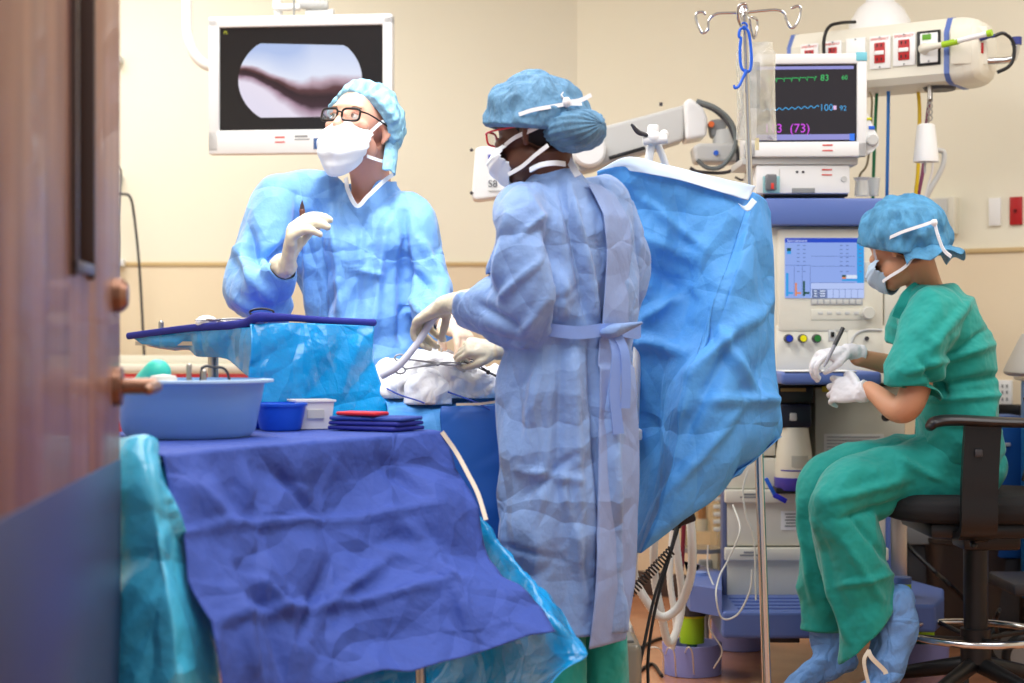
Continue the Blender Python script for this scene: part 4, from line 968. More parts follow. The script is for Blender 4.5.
forceps(P(436, 364, 4.285), 4, 'scissor-handled clamp with two open rings lying on the white heap', sc=.9, rx=58, m=mat('steel_light', (150, 150, 155), .3, metal=.8), rd=.0028)
forceps(P(487, 372, 4.285), -50, 'long clamp on the white heap beside the nurse\'s gown', m=DGREY, rd=.0018, sc=.9, tilt=18)
b = B().tube([P(381, 376, 4.27), P(398, 366, 4.26), P(416, 345, 4.26), P(431, 322, 4.28), P(437, 315, 4.3)], [.010, .010, .009, .010, .009], 12, 40)
obj('suction_tube', b, mat('tube_white', (222, 226, 240), .35), label='pale thick tube held in the nurse\'s left glove, sloping down to the heap', cat='tube')
for pts_, lb in (([P(384, 387, 4.34), P(400, 395, 4.30), P(416, 400, 4.28), P(424, 403, 4.27)], 'thin dark blue cord left of the gauze swab'), ([P(448, 392, 4.30), P(462, 397, 4.285), P(478, 403, 4.26), P(490, 410, 4.25)], 'thin dark blue cord running right across the drape')):
    obj('thin_cord', B().tube(pts_, .002, 8, 20), mat('cord_blue', (40, 70, 170), .5), label=lb, cat='cord')
for x, lb in ((437, 'left thin clear tube under the surgeon\'s hand'), (441, 'right thin clear tube under the surgeon\'s hand')):
    obj('clear_tube', B().tube([P(x + 4, 325, 4.40), P(x + 1, 342, 4.40), P(x, 354, 4.38)], .002, 8, 12), WHITE, label=lb, cat='tube')

# ------------------------------------------------------------------ big blue screen drape, its clamp posts
WB = mat('drape_white_band', (206, 226, 246), .6, bump=.3, bscale=9, bdist=.01, kind='crumple')
lp = [[(597, 172, 4.52), (625, 163, 4.50), (668, 170, 4.50), (712, 181, 4.52), (752, 192, 4.56)],
      [(598, 200, 4.56), (640, 197, 4.50), (680, 202, 4.49), (722, 213, 4.49), (742, 222, 4.50)],
      [(600, 240, 4.60), (640, 237, 4.49), (680, 245, 4.50), (708, 250, 4.46), (728, 262, 4.44)],
      [(604, 300, 4.64), (640, 290, 4.52), (672, 298, 4.53), (694, 304, 4.46), (708, 310, 4.40)],
      [(610, 360, 4.66), (640, 350, 4.60), (662, 358, 4.50), (680, 366, 4.44), (690, 372, 4.37)],
      [(615, 430, 4.66), (640, 425, 4.62), (655, 430, 4.56), (668, 436, 4.44), (676, 440, 4.35)],
      [(618, 500, 4.66), (628, 505, 4.62), (640, 510, 4.52), (650, 512, 4.42), (658, 515, 4.34)],
      [(618, 552, 4.6), (624, 553, 4.56), (630, 553, 4.50), (636, 553, 4.42), (641, 553, 4.35)]]
rp = [[(752, 192, 4.56), (756, 193, 4.56), (763, 197, 4.58), (768, 202, 4.62), (771, 212, 4.68)],
      [(742, 222, 4.50), (750, 226, 4.49), (760, 228, 4.53), (768, 232, 4.60), (772, 238, 4.68)],
      [(728, 262, 4.44), (742, 264, 4.43), (756, 266, 4.48), (766, 270, 4.58), (773, 275, 4.68)],
      [(708, 310, 4.40), (728, 314, 4.39), (748, 318, 4.44), (764, 324, 4.55), (774, 330, 4.66)],
      [(690, 372, 4.37), (715, 376, 4.36), (742, 380, 4.40), (762, 386, 4.50), (777, 390, 4.62)],
      [(676, 440, 4.35), (704, 438, 4.34), (736, 436, 4.38), (762, 434, 4.48), (782, 433, 4.58)],
      [(658, 515, 4.34), (682, 505, 4.35), (714, 489, 4.40), (742, 468, 4.48), (762, 452, 4.56)],
      [(641, 553, 4.35), (668, 532, 4.36), (700, 505, 4.40), (742, 470, 4.47), (782, 436, 4.56)]]
creases = [(P(640, 237, 4.5), P(700, 262, 4.5), .02, .012), (P(640, 262, 4.5), P(690, 300, 4.5), .02, -.014), (P(645, 318, 4.52), P(686, 290, 4.5), .018, .02), (P(640, 340, 4.56), P(680, 350, 4.45), .02, .02),
           (P(690, 372, 4.37), P(770, 300, 4.55), .02, .02), (P(700, 400, 4.36), P(775, 400, 4.55), .015, .014), (P(680, 440, 4.35), P(740, 330, 4.42), .02, -.016), (P(720, 330, 4.4), P(770, 420, 4.5), .014, .016), (P(660, 500, 4.35), P(750, 400, 4.42), .016, .014), (P(708, 250, 4.46), P(640, 197, 4.5), .014, .010)]
def dd(p, u, v): return (.036 * crumple(p, 4.2, 12) + .014 * noise.noise(p * 4 + V((3, 3, 3))) + sum(seg_ridge(p, *c) for c in creases)) * min(1, .3 + v * 6) * min(1, .12 + (1 - v) * 9)
vs, fs = patch([[P(*q) for q in r] for r in lp], 70, 130, dd)
v2, f2 = patch([[P(*q) for q in r] for r in rp], 60, 130, lambda p, u, v: dd(p, u, v) * min(1, .2 + (1 - u) * 5))
o_ = len(vs); vs += v2; fs += [tuple(i + o_ for i in f) for f in f2]
for j in range(130):
    m_ = (vs[j * 70 + 69] + vs[o_ + j * 60]) / 2; vs[j * 70 + 69] = m_; vs[o_ + j * 60] = m_
SD_ = obj('screen_drape', (vs, fs), DRAPE, label='tall sky-blue drape hung as a screen right of the standing nurse', cat='drape', angle=0, solid=.002)
wb = [[(597, 171, 4.51), (628, 157, 4.485), (668, 165, 4.485), (712, 176, 4.505), (756, 186, 4.545)],
      [(622, 166, 4.49), (640, 166, 4.475), (674, 173, 4.475), (714, 184, 4.495), (752, 193, 4.535)],
      [(630, 171, 4.485), (650, 174, 4.47), (680, 180, 4.47), (714, 190, 4.48), (748, 200, 4.52)]]
obj('white_band', patch([[P(*q) for q in r] for r in wb], 60, 14, lambda p, u, v: .004 * crumple(p, 9, 2)), WB, SD_, solid=.002, angle=0)
obj('white_tape', patch([[P(*q) for q in r] for r in [[(738, 203, 4.475), (745, 206, 4.47), (752, 198, 4.49)], [(743, 209, 4.47), (749, 211, 4.465), (757, 202, 4.485)]]], 8, 6), WB, SD_, solid=.002)
CP = thing('drape_post', 'white clamp post with a dark lever holding up the blue screen drape', 'clamp post', (P(650, 0, 4.62).x, 4.62, 0))
b = B().tube([P(643, 205, 4.60), P(648, 165, 4.60), P(654, 130, 4.60)], .0115, 16, 12); b.tube([P(655, 140, 4.60), P(664, 160, 4.62), P(672, 190, 4.64)], .010, 16, 8)
b.tube([P(643, 205, 4.60), (.33, 4.60, .86), (.30, 4.60, .83)], .012, 14); b.box((.32, 4.6, .83), (.06, .05, .03), .006)
obj('post', b, WHITE, CP)
b = B().ball(P(653, 138, 4.59), (.026, .026, .02)); b.pbox(648, 124, 659, 134, 4.58, .04, .006); b.tube([P(643, 141, 4.58), P(667, 139, 4.58)], .012, 14); b.ball(P(664, 134, 4.59), .012)
obj('clamp', b, WHITE, CP)
b = B().tube([P(646, 135, 4.57), P(638, 132, 4.56), P(632, 125, 4.55)], [.006, .007, .004], 10, 12, caps='round'); obj('lever', b, DGREY, CP)

# ------------------------------------------------------------------ infusion pole
ip0, ip1 = P(767, 700, 4.75), P(744, 12, 4.75); ip0.z = .1
IV = thing('infusion_pole', 'polished steel drip pole with curled hooks in front of the anesthesia machine', 'pole', (ip0.x, 4.75, 0))
mid = ip0.lerp(ip1, .5)
obj('pole', B().tube([ip0, ip0.lerp(ip1, .45)], .0125, 20), mat('polished_steel', (200, 200, 200), .1, metal=1), IV)
obj('inner_pole', B().tube([ip0.lerp(ip1, .44), ip1], .0085, 18), CHROME, IV)
for k in range(5):
    a = 2 * pi * k / 5 + .5; e = V((ip0.x + .24 * cos(a), 4.75 + .24 * sin(a), 0))
    obj('base_leg', B().tube([(ip0.x, 4.75, .1), (ip0.x + .1 * cos(a), 4.75 + .1 * sin(a), .085), e + V((0, 0, .05))], [.014, .012, .009], 12, 10), STEEL, IV)
    obj('caster', B().lathe([(.001, -.01), (.024, -.01), (.024, .01), (.001, .01)], e + V((0, 0, .025)), 18, 'x'), DGREY, IV)
def hook(pl, dz=0):
    obj('hook', B().tube([P(x, y, d) for x, y, d in pl], .0042, 10, 40, caps='round'), CHROME, IV)
hook([(743, 13, 4.75), (730, 13, 4.75), (716, 14, 4.75), (709, 20, 4.75), (708, 29, 4.75), (703, 33, 4.75), (699, 28, 4.75), (696, 18, 4.75), (697, 13, 4.75), (703, 12, 4.75), (705, 14, 4.75)])
hook([(743, 13, 4.75), (760, 11, 4.75), (776, 10, 4.75), (784, 13, 4.75), (787, 22, 4.75), (792, 28, 4.75), (798, 22, 4.75), (801, 10, 4.75), (798, 6, 4.75), (792, 8, 4.75)])
hook([(743, 13, 4.74), (740, 22, 4.6), (741, 26, 4.52), (738, 17, 4.48), (739, 6, 4.47), (745, 4, 4.47), (747, 8, 4.48)])
hook([(745, 15, 4.76), (749, 18, 4.9), (751, 30, 4.98), (754, 38, 5.02), (757, 30, 5.04), (757, 20, 5.04), (752, 17, 5.02)])
obj('pole_tip', B().lathe([(.001, 0), (.012, 0), (.013, .02), (.008, .028), (.001, .03)], ip1 + V((0, 0, -.012)), 20), CHROME, IV)
obj('pole_sleeve', B().tube([ip0.lerp(ip1, .43), ip0.lerp(ip1, .455)], .015, 20), BLACK, IV)
# blue bag clip
bh = thing('blue_hook', 'bright blue plastic loop hook hanging from the drip pole', 'hook', P(744, 80, 4.72))
b = B().tube([P(x, y, 4.715) for x, y in ((741, 38), (739, 36), (740, 30), (744, 27), (748, 31), (750, 40), (751.5, 58), (750, 70), (745, 71), (741, 66), (740, 50))], .0042, 10, 50, closed=True)
b.tube([P(744, 26, 4.715) + V((.009 * cos(a * .785), 0, .009 * sin(a * .785))) for a in range(8)], .003, 8, closed=True)
obj('loop', b, mat('clip_blue', (30, 100, 220), .4), bh)
obj('hanger_tail', B().tube([P(747, 70, 4.71), P(743, 78, 4.71), P(739, 86, 4.71), P(735, 88, 4.71), P(734, 85, 4.71)], [.006, .004, .004, .004, .003], 8, 20), mat('clip_blue', (30, 100, 220), .4), bh)
# fluid bag
FB = mat('fluid_bag', (235, 235, 222), .12, trans=.6, alpha=.5)
fb = thing('fluid_bag', 'clear infusion bag hanging behind the drip pole in front of the patient monitor', 'bag', P(755, 140, 4.82))
def bagfn(u, v):
    a = 2 * pi * u; w = (.058 if v > .1 else .05) * (1 - .06 * sin(pi * v)); x0, y0 = 755.5 + 1 * v, 42 + 98 * v
    th_ = .003 + .020 * sin(pi * min(1, max(0, v))) ** .6
    c_ = P(x0, y0, 4.83); p = c_ + V((w * cos(a), th_ * sin(a), 0)); return p + V((0, .004 * noise.noise(p * 25), .004 * noise.noise(p * 18)))
obj('bag_body', B().grid(bagfn, 40, 36, True), FB, fb)
obj('bag_port', B().tube([P(757, 138, 4.83), P(757, 150, 4.83)], .006, 10), mat('port_cream', (226, 214, 170), .4), fb)
obj('bag_print', B().grid(lambda u, v: P(746 + u * 14, 62 + v * 46, 4.808), 2, 2), mat('print_grey', (150, 160, 160), .5, alpha=.35), fb)

# ------------------------------------------------------------------ microscope arm on the back wall side
MA = thing('microscope_arm', 'long pale articulated equipment arm sloping up behind the blue screen drape', 'equipment arm', P(640, 150, 5.9))
def beam(pl, d, dep, m, name, bev=.012, parent=MA, label=None):
    ps = [P(x, y, d) for x, y in pl]; c0 = sum(ps, V()) / len(ps)
    vs = ps + [p + V((0, dep, 0)) for p in ps]; n = len(ps)
    o = obj(name, (vs, [tuple(range(n)), tuple(range(2 * n - 1, n - 1, -1))] + [(i, i + n, (i + 1) % n + n, (i + 1) % n) for i in range(n)]), m, parent, smooth=False, label=label)
    md = o.modifiers.new('Bevel', 'BEVEL'); md.width = bev; md.segments = 3; md.limit_method = 'ANGLE'
    return o
beam([(560, 140), (600, 127), (686, 104), (684, 140), (610, 163), (592, 170), (560, 176)], 5.9, .13, LGREY, 'arm_beam')
beam([(684, 102), (690, 97), (704, 108), (708, 118), (707, 136), (686, 140)], 5.88, .16, WHITE, 'arm_head')
obj('joint_disc', B().lathe([(.001, -.02), (.05, -.02), (.058, -.012), (.06, .02), (.001, .02)], P(589, 150, 5.87), 32, 'y'), WHITE, MA)
obj('dark_slot', B(T(P(627, 153, 5.885), 0, 0, -16)).box((0, 0, 0), (.13, .01, .013), .003), BLACK, MA)
beam([(709, 120), (722, 118), (728, 122), (724, 136), (712, 137)], 5.9, .08, GREY, 'wrist_bracket')
beam([(693, 146), (700, 143), (738, 143), (742, 150), (738, 162), (696, 162)], 5.86, .12, LGREY, 'wrist_block')
obj('wrist_neck', B().tube([P(722, 130, 5.92), P(724, 146, 5.92)], [.03, .04], 20), LGREY, MA)
obj('orange_button', B().lathe([(.001, -.012), (.010, -.012), (.011, 0)], P(711, 124.5, 5.9), 18, 'y'), mat('button_orange', (230, 110, 50), .4), MA)
obj('blue_button', B().lathe([(.001, -.012), (.008, -.012), (.009, 0)], P(716, 153, 5.86), 18, 'y'), mat('key_blue2', (40, 100, 210), .4), MA)
obj('arm_cable', B().tube([P(697, 101, 5.86), P(714, 107, 5.84), P(728, 118, 5.84), P(735, 132, 5.84), P(734, 150, 5.84), P(722, 166, 5.84), P(708, 168, 5.84), P(697, 160, 5.84)], .008, 10, 60), mat('cable_grey', (105, 112, 112), .4), MA)
obj('arm_cable', B().tube([P(697, 103, 5.9), P(716, 112, 5.88), P(731, 130, 5.86), P(738, 160, 5.86), P(728, 172, 5.86), P(700, 172, 5.86), P(690, 168, 5.86)], .006, 10, 60), DGREY, MA)
obj('arm_column', B().tube([(P(560, 0, 6.1).x, 6.1, .02), (P(560, 0, 6.1).x, 6.1, P(0, 150, 6.1).z)], .05, 24), LGREY, MA)
obj('column_foot', B().box((P(560, 0, 6.1).x, 6.1, .06), (.5, .5, .1), .03), LGREY, MA)
obj('top_screw', B().lathe([(.001, 0), (.006, 0), (.006, .012), (.001, .012)], P(661, 106, 5.95), 12), DGREY, MA)
obj('hook_wire', B().tube([P(744, 160, 5.9), P(746, 175, 5.9), P(742, 180, 5.9), P(735, 177, 5.9)], .004, 8, 16), DGREY, MA)
# white control box with lettering, in front of it
CB = thing('control_box', 'white box with blue emblem and S8 lettering behind the standing nurse', 'control box', P(487, 200, 5.8))
beam([(475, 149), (480, 146), (525, 146), (525, 194), (476, 200), (471.5, 198)], 5.8, .12, WHITE, 'box_shell', .01, CB)
obj('emblem', B().pbox(488, 154.5, 502, 165, 5.793, .004, .001), mat('emblem_blue', (54, 64, 170), .4), CB, label='dark blue emblem')
obj('emblem_stripe', B().pbox(488, 159, 502, 160.5, 5.790, .004, 0), WHITE, CB)
text('box_lettering', 'S8', .034, T(P(488, 187, 5.796)), mat('letter_grey', (90, 92, 98), .5), CB)
obj('box_caption', B().pbox(488, 190, 502, 190.8, 5.793, .004, 0), LGREY, CB)
for y in (150, 193): obj('corner_screw', B().ball(P(471.5, y, 5.8), .006), DGREY, CB)
obj('box_mount', B().tube([P(520, 170, 5.93), (P(560, 0, 6.1).x - .06, 6.1, P(0, 170, 6.1).z)], .02, 14), LGREY, CB)

# ------------------------------------------------------------------ stool with arm rests
cx, cy = xd(986, 5.0), 5.0
ST = thing('drafting_stool', 'tall black padded stool with armrests and chrome foot ring under the seated nurse', 'stool', (cx, cy, 0))
FAB = mat('stool_fabric', (22, 22, 25), .8, bump=.2, bscale=150)
def cushion(u, v):
    a = 2 * pi * u; e = 3.2
    ca, sa = cos(a), sin(a); r = 1 / ((abs(ca) ** e + abs(sa) ** e) ** (1 / e))
    prof = [(.0, .0), (.85, .0), (.97, .012), (1.0, .035), (.98, .06), (.88, .078), (.5, .082), (0, .080)]
    t = v * (len(prof) - 1); k = min(int(t), len(prof) - 2); f = t - k
    q = prof[k][0] * (1 - f) + prof[k + 1][0] * f; z = prof[k][1] * (1 - f) + prof[k + 1][1] * f
    return V((cx - .035 + .285 * r * ca * q, cy + .24 * r * sa * q, .565 + z))
obj('seat', B().grid(cushion, 60, 30, True), FAB, ST)
obj('seat_pan', B().box((cx, cy, .545), (.42, .38, .045), .015), BLACK, ST)
obj('mechanism', B().box((cx - .0, cy, .505), (.17, .14, .06), .012), BLACK, ST)
obj('column', B().tube([(cx - .03, cy, .5), (cx - .03, cy, .12)], [.036, .034], 28), BLACK, ST)
obj('column_collar', B().tube([(cx - .03, cy, .14), (cx - .03, cy, .24)], [.044, .044], 28), BLACK, ST)
obj('gas_lever', B().tube([(cx, cy - .05, .505), (cx - .08, cy - .15, .51), (cx - .1, cy - .24, .51)], [.005, .005, .009], 10, 16, caps='round'), BLACK, ST)
rz_ = .225
obj('foot_ring', B().tube([(cx - .03 + .205 * cos(a), cy + .205 * sin(a), rz_) for a in [2 * pi * k / 60 for k in range(60)]], .0105, 12, closed=True), mat('polished_steel', (200, 200, 200), .1, metal=1), ST)
for k in range(4):
    a = pi / 2 * k + .3; obj('ring_spoke', B().tube([(cx - .03 + .04 * cos(a), cy + .04 * sin(a), rz_ - .015), (cx - .03 + .2 * cos(a), cy + .2 * sin(a), rz_)], .007, 10), BLACK, ST)
for k in range(5):
    a = 2 * pi * k / 5 + .2; e = V((cx - .03 + .30 * cos(a), cy + .30 * sin(a), 0))
    obj('base_leg', B().tube([(cx - .03 + .02 * cos(a), cy + .02 * sin(a), .135), (cx - .03 + .16 * cos(a), cy + .16 * sin(a), .105), e + V((0, 0, .075))], [(.026, .022), (.022, .018), (.014, .012)], 14, 14, side=(0, 0, 1)), BLACK, ST)
    obj('caster', B().lathe([(.001, -.02), (.024, -.02), (.028, -.012), (.028, .012), (.024, .02), (.001, .02)], e + V((0, 0, .03)), 20, 'x'), DGREY, ST)
for s, yo in ((-1, 4.72), (1, 5.28)):
    zr = P(0, 422, 4.72).z
    x0 = xd(979, 4.72)
    up = obj('armrest_post', B().strap([(x0 + .01, yo, zr - .01), (x0 + .005, yo, zr - .09), (x0 - .0, yo, .66), (x0, yo + s * -.01, .555), (x0, yo - s * .10, .53)], .10, .022, (1, 0, 0), 30), BLACK, ST)
    obj('post_button', B().box((x0 - .005, yo - .016, zr - .085), (.022, .01, .022), .006), DGREY, up)
    obj('armrest_pad', B().tube([(x0 - .135, yo, zr - .012), (x0 - .12, yo, zr - .0), (x0 - .07, yo, zr + .005), (x0 + .05, yo, zr + .0), (x0 + .2, yo, zr - .004)], [(.03, .013), (.038, .016), (.042, .016), (.042, .015), (.035, .013)], 18, 30, side=(0, 1, 0), caps='round'), mat('armpad_black', (28, 26, 28), .4), ST)
def bk(u, v):
    a = 2 * pi * u; y = .2 * cos(a) * (1 - .1 * v); x = .03 * sin(a)
    return V((xd(1044, 5) + x + .02 * sin(pi * v), cy + y, .66 + .25 * v))
obj('backrest', B().grid(bk, 40, 16, True), FAB, ST)
obj('back_bar', B().tube([(cx + .05, cy, .53), (cx + .28, cy, .56), (xd(1040, 5) + .03, cy, .8)], .016, 12, 20), BLACK, ST)

# ------------------------------------------------------------------ right edge: cart, bin, lamp arm
BCART = mat('cart_blue', (40, 130, 205), .4)
RC = thing('blue_cart', 'bright blue drawer cart at the right edge behind the stool', 'cart', (xd(1035, 5.6) + .15, 5.75, 0))
xx0 = xd(1014, 6.0)
obj('cart_body', B().box((xx0 + .25, 5.72, .57), (.5, .42, .76), .012), BCART, RC)
obj('cart_top', B().box((xx0 + .25, 5.72, P(0, 378, 5.6).z), (.54, .46, .03), .01), OFFW, RC)
for k in range(3):
    dr = obj('drawer', B().box((xx0 + .27, 5.505, .88 - k * .2), (.42, .015, .17), .004), mat('cart_blue_dark', (26, 90, 170), .4), RC)
    obj('drawer_handle', B().box((xx0 + .16, 5.49, .88 - k * .2), (.1, .02, .018), .004), LGREY, dr)
for sx in (.05, .45):
    for yy in (5.56, 5.87): obj('caster', B().lathe([(.001, -.015), (.05, -.015), (.05, .015), (.001, .015)], (xx0 + sx, yy, .05), 20, 'x'), DGREY, RC)
for k, (y0, y1, mm_) in enumerate(((418, 436, mat('cart_blue_dark', (26, 90, 170), .4)), (436, 458, BCART), (458, 478, mat('cart_blue_dark', (26, 90, 170), .4)))): pass
BX = thing('blue_crate', 'dark blue storage bin between the stool and the blue cart', 'bin', (xd(1003, 5.95), 6.0, 0))
obj('bin_body', B().box((xd(1003, 5.95), 6.05, .57), (.16, .16, .5), .01), mat('cart_blue_dark', (26, 90, 170), .4), BX)
obj('bin_handle', B().box((xd(1007, 5.95), 5.965, .72), (.03, .02, .012), .003), LGREY, BX)
obj('bin_stand', B().box((xd(1003, 5.95), 6.05, .16), (.14, .14, .32), .01), DGREY, BX)
MO = thing('grey_monitor', 'pale grey tilted screen edge at the far right above the blue cart', 'monitor', P(1018, 378, 5.6))
obj('screen_shell', B(T(P(1027, 355, 5.62), 0, 0, 27)).box((0, 0, 0), (.035, .25, .15), .01), LGREY, MO)
obj('screen_foot', B().box((xd(1024, 5.7), 5.7, P(0, 373, 5.6).z), (.09, .14, .02), .008), OFFW, MO)
obj('cart_clamp', B().tube([P(1021, 358, 5.65), P(1022, 372, 5.65)], .01, 10), LGREY, MO)
WBm = mat('bin_brown', (62, 50, 44), .35)
bc = V((xd(974, 6.15), 6.15, 0))
WBn = thing('waste_bin', 'dark brown round bin behind the stool column', 'bin', bc)
obj('bin_body', B().lathe([(.001, .03), (.17, .03), (.185, .36), (.19, .365), (.19, .38), (.17, .38), (.16, .04), (.001, .04)], bc, 40), WBm, WBn)
obj('bin_dolly', B().lathe([(.001, .0), (.14, .0), (.14, .03), (.001, .03)], bc, 30), BLACK, WBn)
wc = V((xd(1030, 5.35), 5.5, 0))
WH = thing('equipment_trolley', 'dark wheeled equipment trolley at the far right of the floor', 'trolley', wc)
obj('base_box', B().box(wc + V((.05, 0, .3)), (.2, .3, .04), .01), DGREY, WH)
obj('base_stem', B().tube([wc + V((.05, 0, .3)), wc + V((.05, 0, .06))], .02, 14), DGREY, WH)
for yy in (-.1, .1): obj('wheel', B().tube([wc + V((-.0 + .06 * cos(a), yy, .082 + .06 * sin(a))) for a in [2 * pi * k / 30 for k in range(30)]], .016, 12, closed=True), BLACK, WH)
for yy in (-.1, .1): obj('wheel_hub', B().lathe([(.001, -.012), (.05, -.012), (.05, .012), (.001, .012)], wc + V((0, yy, .082)), 24, 'y'), GREY, WH)
# grey low equipment behind stool legs
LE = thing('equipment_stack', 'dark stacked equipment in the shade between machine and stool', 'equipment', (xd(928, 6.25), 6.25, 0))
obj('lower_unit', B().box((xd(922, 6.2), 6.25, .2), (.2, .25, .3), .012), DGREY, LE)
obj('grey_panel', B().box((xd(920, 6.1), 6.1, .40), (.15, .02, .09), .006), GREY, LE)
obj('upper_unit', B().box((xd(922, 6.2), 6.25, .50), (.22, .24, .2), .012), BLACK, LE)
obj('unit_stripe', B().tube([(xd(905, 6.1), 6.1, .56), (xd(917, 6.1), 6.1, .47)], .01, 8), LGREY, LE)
cable('power_cable', 'black cable sloping across the floor behind the stool column', [P(898, 533, 5.9), P(912, 550, 5.8), P(935, 572, 5.75), P(955, 590, 5.7), PZ(985, 620, .01)], .008, BLACK)
cable('power_cable', 'short black cable standing up from the floor right of the stool column', [PZ(985, 640, .01), P(999, 610, 5.3), P(996, 625, 5.3), PZ(1003, 650, .01)], .006, BLACK)
# suction canister, hoses and cables left of the machine
SCn = thing('suction_canister', 'clear suction canister with amber tube left of the machine drawers', 'canister', P(700, 548, 5.75))
cc = P(702, 548, 5.75)
obj('jar', B().lathe([(.001, 0), (.068, 0), (.072, .01), (.072, .28), (.066, .3), (.001, .3)], cc, 36), mat('amber_clear', (214, 196, 150), .12, trans=.8, alpha=.55), SCn)
obj('jar_foot', B().lathe([(.001, -.012), (.07, -.012), (.075, .003), (.001, .003)], cc, 36), GREY, SCn)
obj('inner_tube', B().tube([cc + V((0, 0, .1)), cc + V((0, 0, .29))], .014, 16), mat('amber_rod', (170, 110, 50), .3), SCn)
obj('tube_nut', B().tube([cc + V((0, 0, .06)), cc + V((0, 0, .1))], .02, 12), OFFW, SCn)
b = B()
for k in range(9): b.box(cc + V((.045, -.05, .07 + k * .025)), (.03, .03, .014), .003)
obj('scale_blocks', b, OFFW, SCn)
obj('hanger', B().box(cc + V((0.02, .1, .27)), (.1, .06, .02), .005), GREY, SCn)
wf = V((xd(703, 5.95), 5.95, 0))
SW_ = thing('wheeled_stand', 'grey swivel wheel of a stand left of the machine drawers', 'wheel', (xd(706, 5.95), 5.95, .0))
wz = P(0, 583, 5.95).z
obj('wheel', B().tube([V((xd(706, 5.95) + .035 * cos(a), 5.95, wz + .035 * sin(a))) for a in [2 * pi * k / 30 for k in range(30)]], .013, 10, closed=True), DGREY, SW_)
obj('wheel_hub', B().lathe([(.001, -.012), (.03, -.012), (.03, .012), (.001, .012)], (xd(706, 5.95), 5.95, wz), 24, 'y'), LGREY, SW_)
obj('wheel_fork', B().box((xd(706, 5.95), 5.97, wz + .05), (.05, .02, .06), .008), GREY, SW_)
obj('wheel_stand_post', B().tube([(xd(706, 5.97), 5.98, .0), (xd(706, 5.97), 5.98, wz + .02)], .012, 12), GREY, SW_)
HW = mat('hose_white', (226, 226, 222), .4, bump=.9, bscale=1, bdist=.003)
def corr(m):   # ring ripples around the hose
    pass
def hose(name, label, pts, r, m, res=70, rip=True):
    pts_ = cr([tuple(p) for p in pts], res); rr = [r * (1 + (.09 if (i % 2 and rip) else 0)) for i in range(res)]
    obj(name, B().tube(pts_, rr, 12), m, label=label, cat='hose')
HWm = mat('hose_white2', (228, 228, 222), .45)
hose('breathing_hose', 'white corrugated breathing hose hanging in the widest loop under the screen drape', [P(652, 500, 4.9), P(643, 525, 4.92), P(635, 548, 4.95), (P(634, 575, 5.0)), P(646, 600, 5.0), P(662, 617, 5.0), P(680, 605, 5.0), P(691, 575, 4.97), P(692, 545, 4.95), P(690, 515, 4.95)], .0125, HWm, 150)
hose('breathing_hose', 'white corrugated hose hanging straight, inside the widest loop', [P(660, 505, 4.99), P(654, 545, 5.0), P(655, 580, 5.04), P(661, 612, 5.05), P(668, 642, 5.07), P(676, 632, 5.1), P(682, 600, 5.12), P(678, 560, 5.1), P(672, 505, 5.08)], .0115, HWm, 150)
hose('breathing_hose', 'third white hose between the two looped ones', [P(676, 505, 5.2), P(672, 540, 5.2), P(670, 580, 5.2), P(676, 625, 5.2), P(672, 648, 5.22)], .0095, HWm, 80)
BLK = mat('cable_black', (24, 24, 26), .4)
pa, pb_ = P(622, 602, 4.75), P(672, 550, 4.8); ax = (pb_ - pa); L0 = ax.length; ax.normalize(); e1 = ax.cross(V((0, 1, 0))).normalized(); e2 = ax.cross(e1)
obj('coiled_cord', B().tube([pa + ax * (L0 * i / 480) + (e1 * cos(2 * pi * i / 24) + e2 * sin(2 * pi * i / 24)) * .0125 for i in range(481)], .0026, 6), BLK, label='black coiled cord stretching from the nurse\'s hem up to the right', cat='cord')
CBK = thing('cable_clamp', 'black clamp block under the lower edge of the screen drape', 'clamp', P(684, 520, 4.86))
obj('clamp_body', B(T(P(684, 517, 4.87), 0, 0, -20)).box((0, 0, 0), (.06, .05, .04), .008), BLACK, CBK)
obj('clamp_jaw', B(T(P(675, 524, 4.87), 0, 0, -20)).box((0, 0, 0), (.03, .04, .03), .006), BLACK, CBK)
cable('floor_cable', 'black cable dropping from the clamp to the floor', [P(678, 520, 4.84), P(670, 552, 4.8), P(655, 595, 4.75), P(645, 640, 4.7), P(638, 680, 4.66), P(640, 720, 4.6)], .0045, BLK)
cable('floor_cable', 'second black cable running down beside the first', [P(680, 522, 4.86), P(668, 562, 4.82), P(655, 610, 4.78), P(648, 660, 4.76), P(650, 715, 4.72)], .0045, BLK)
cable('floor_lead', 'dark lead curling on the floor beside the steel foot pedal', [PZ(640, 648, .006), PZ(655, 640, .006), PZ(672, 636, .006)], .006, BLK)
cable('floor_lead', 'dark lead curling on the floor left of the lilac caster guard', [PZ(638, 672, .006), PZ(652, 664, .006), PZ(662, 676, .006)], .006, BLK)
cable('bag_tubing', 'dark red tube beside the hoses under the screen drape', [P(684, 520, 5.3), P(683, 545, 5.3), P(681, 575, 5.3)], .007, mat('tube_red', (120, 30, 50), .4))
CTB = mat('tubing_clear', (222, 222, 214), .3)
cable('infusion_line', 'thin clear line looping from the drawers down over the blue deck', [P(733, 505, 5.3), P(740, 530, 5.2), P(728, 560, 5.2), P(720, 575, 5.18), P(716, 595, 5.1), P(722, 618, 5.1), P(738, 614, 5.1), P(750, 590, 5.1), P(752, 570, 5.1)], .0028, CTB)
cable('infusion_line', 'thin clear line hanging beside the drip pole over the drawers', [P(748, 470, 5.2), P(743, 490, 5.2), P(746, 515, 5.2), P(754, 540, 5.2), P(756, 600, 5.2)], .0028, CTB)
cable('infusion_line', 'thin clear line crossing the lilac caster guard', [P(708, 545, 5.4), P(708, 570, 5.4), P(716, 596, 5.35), P(709, 625, 5.35), P(722, 650, 5.35), P(714, 668, 5.4)], .0026, CTB)
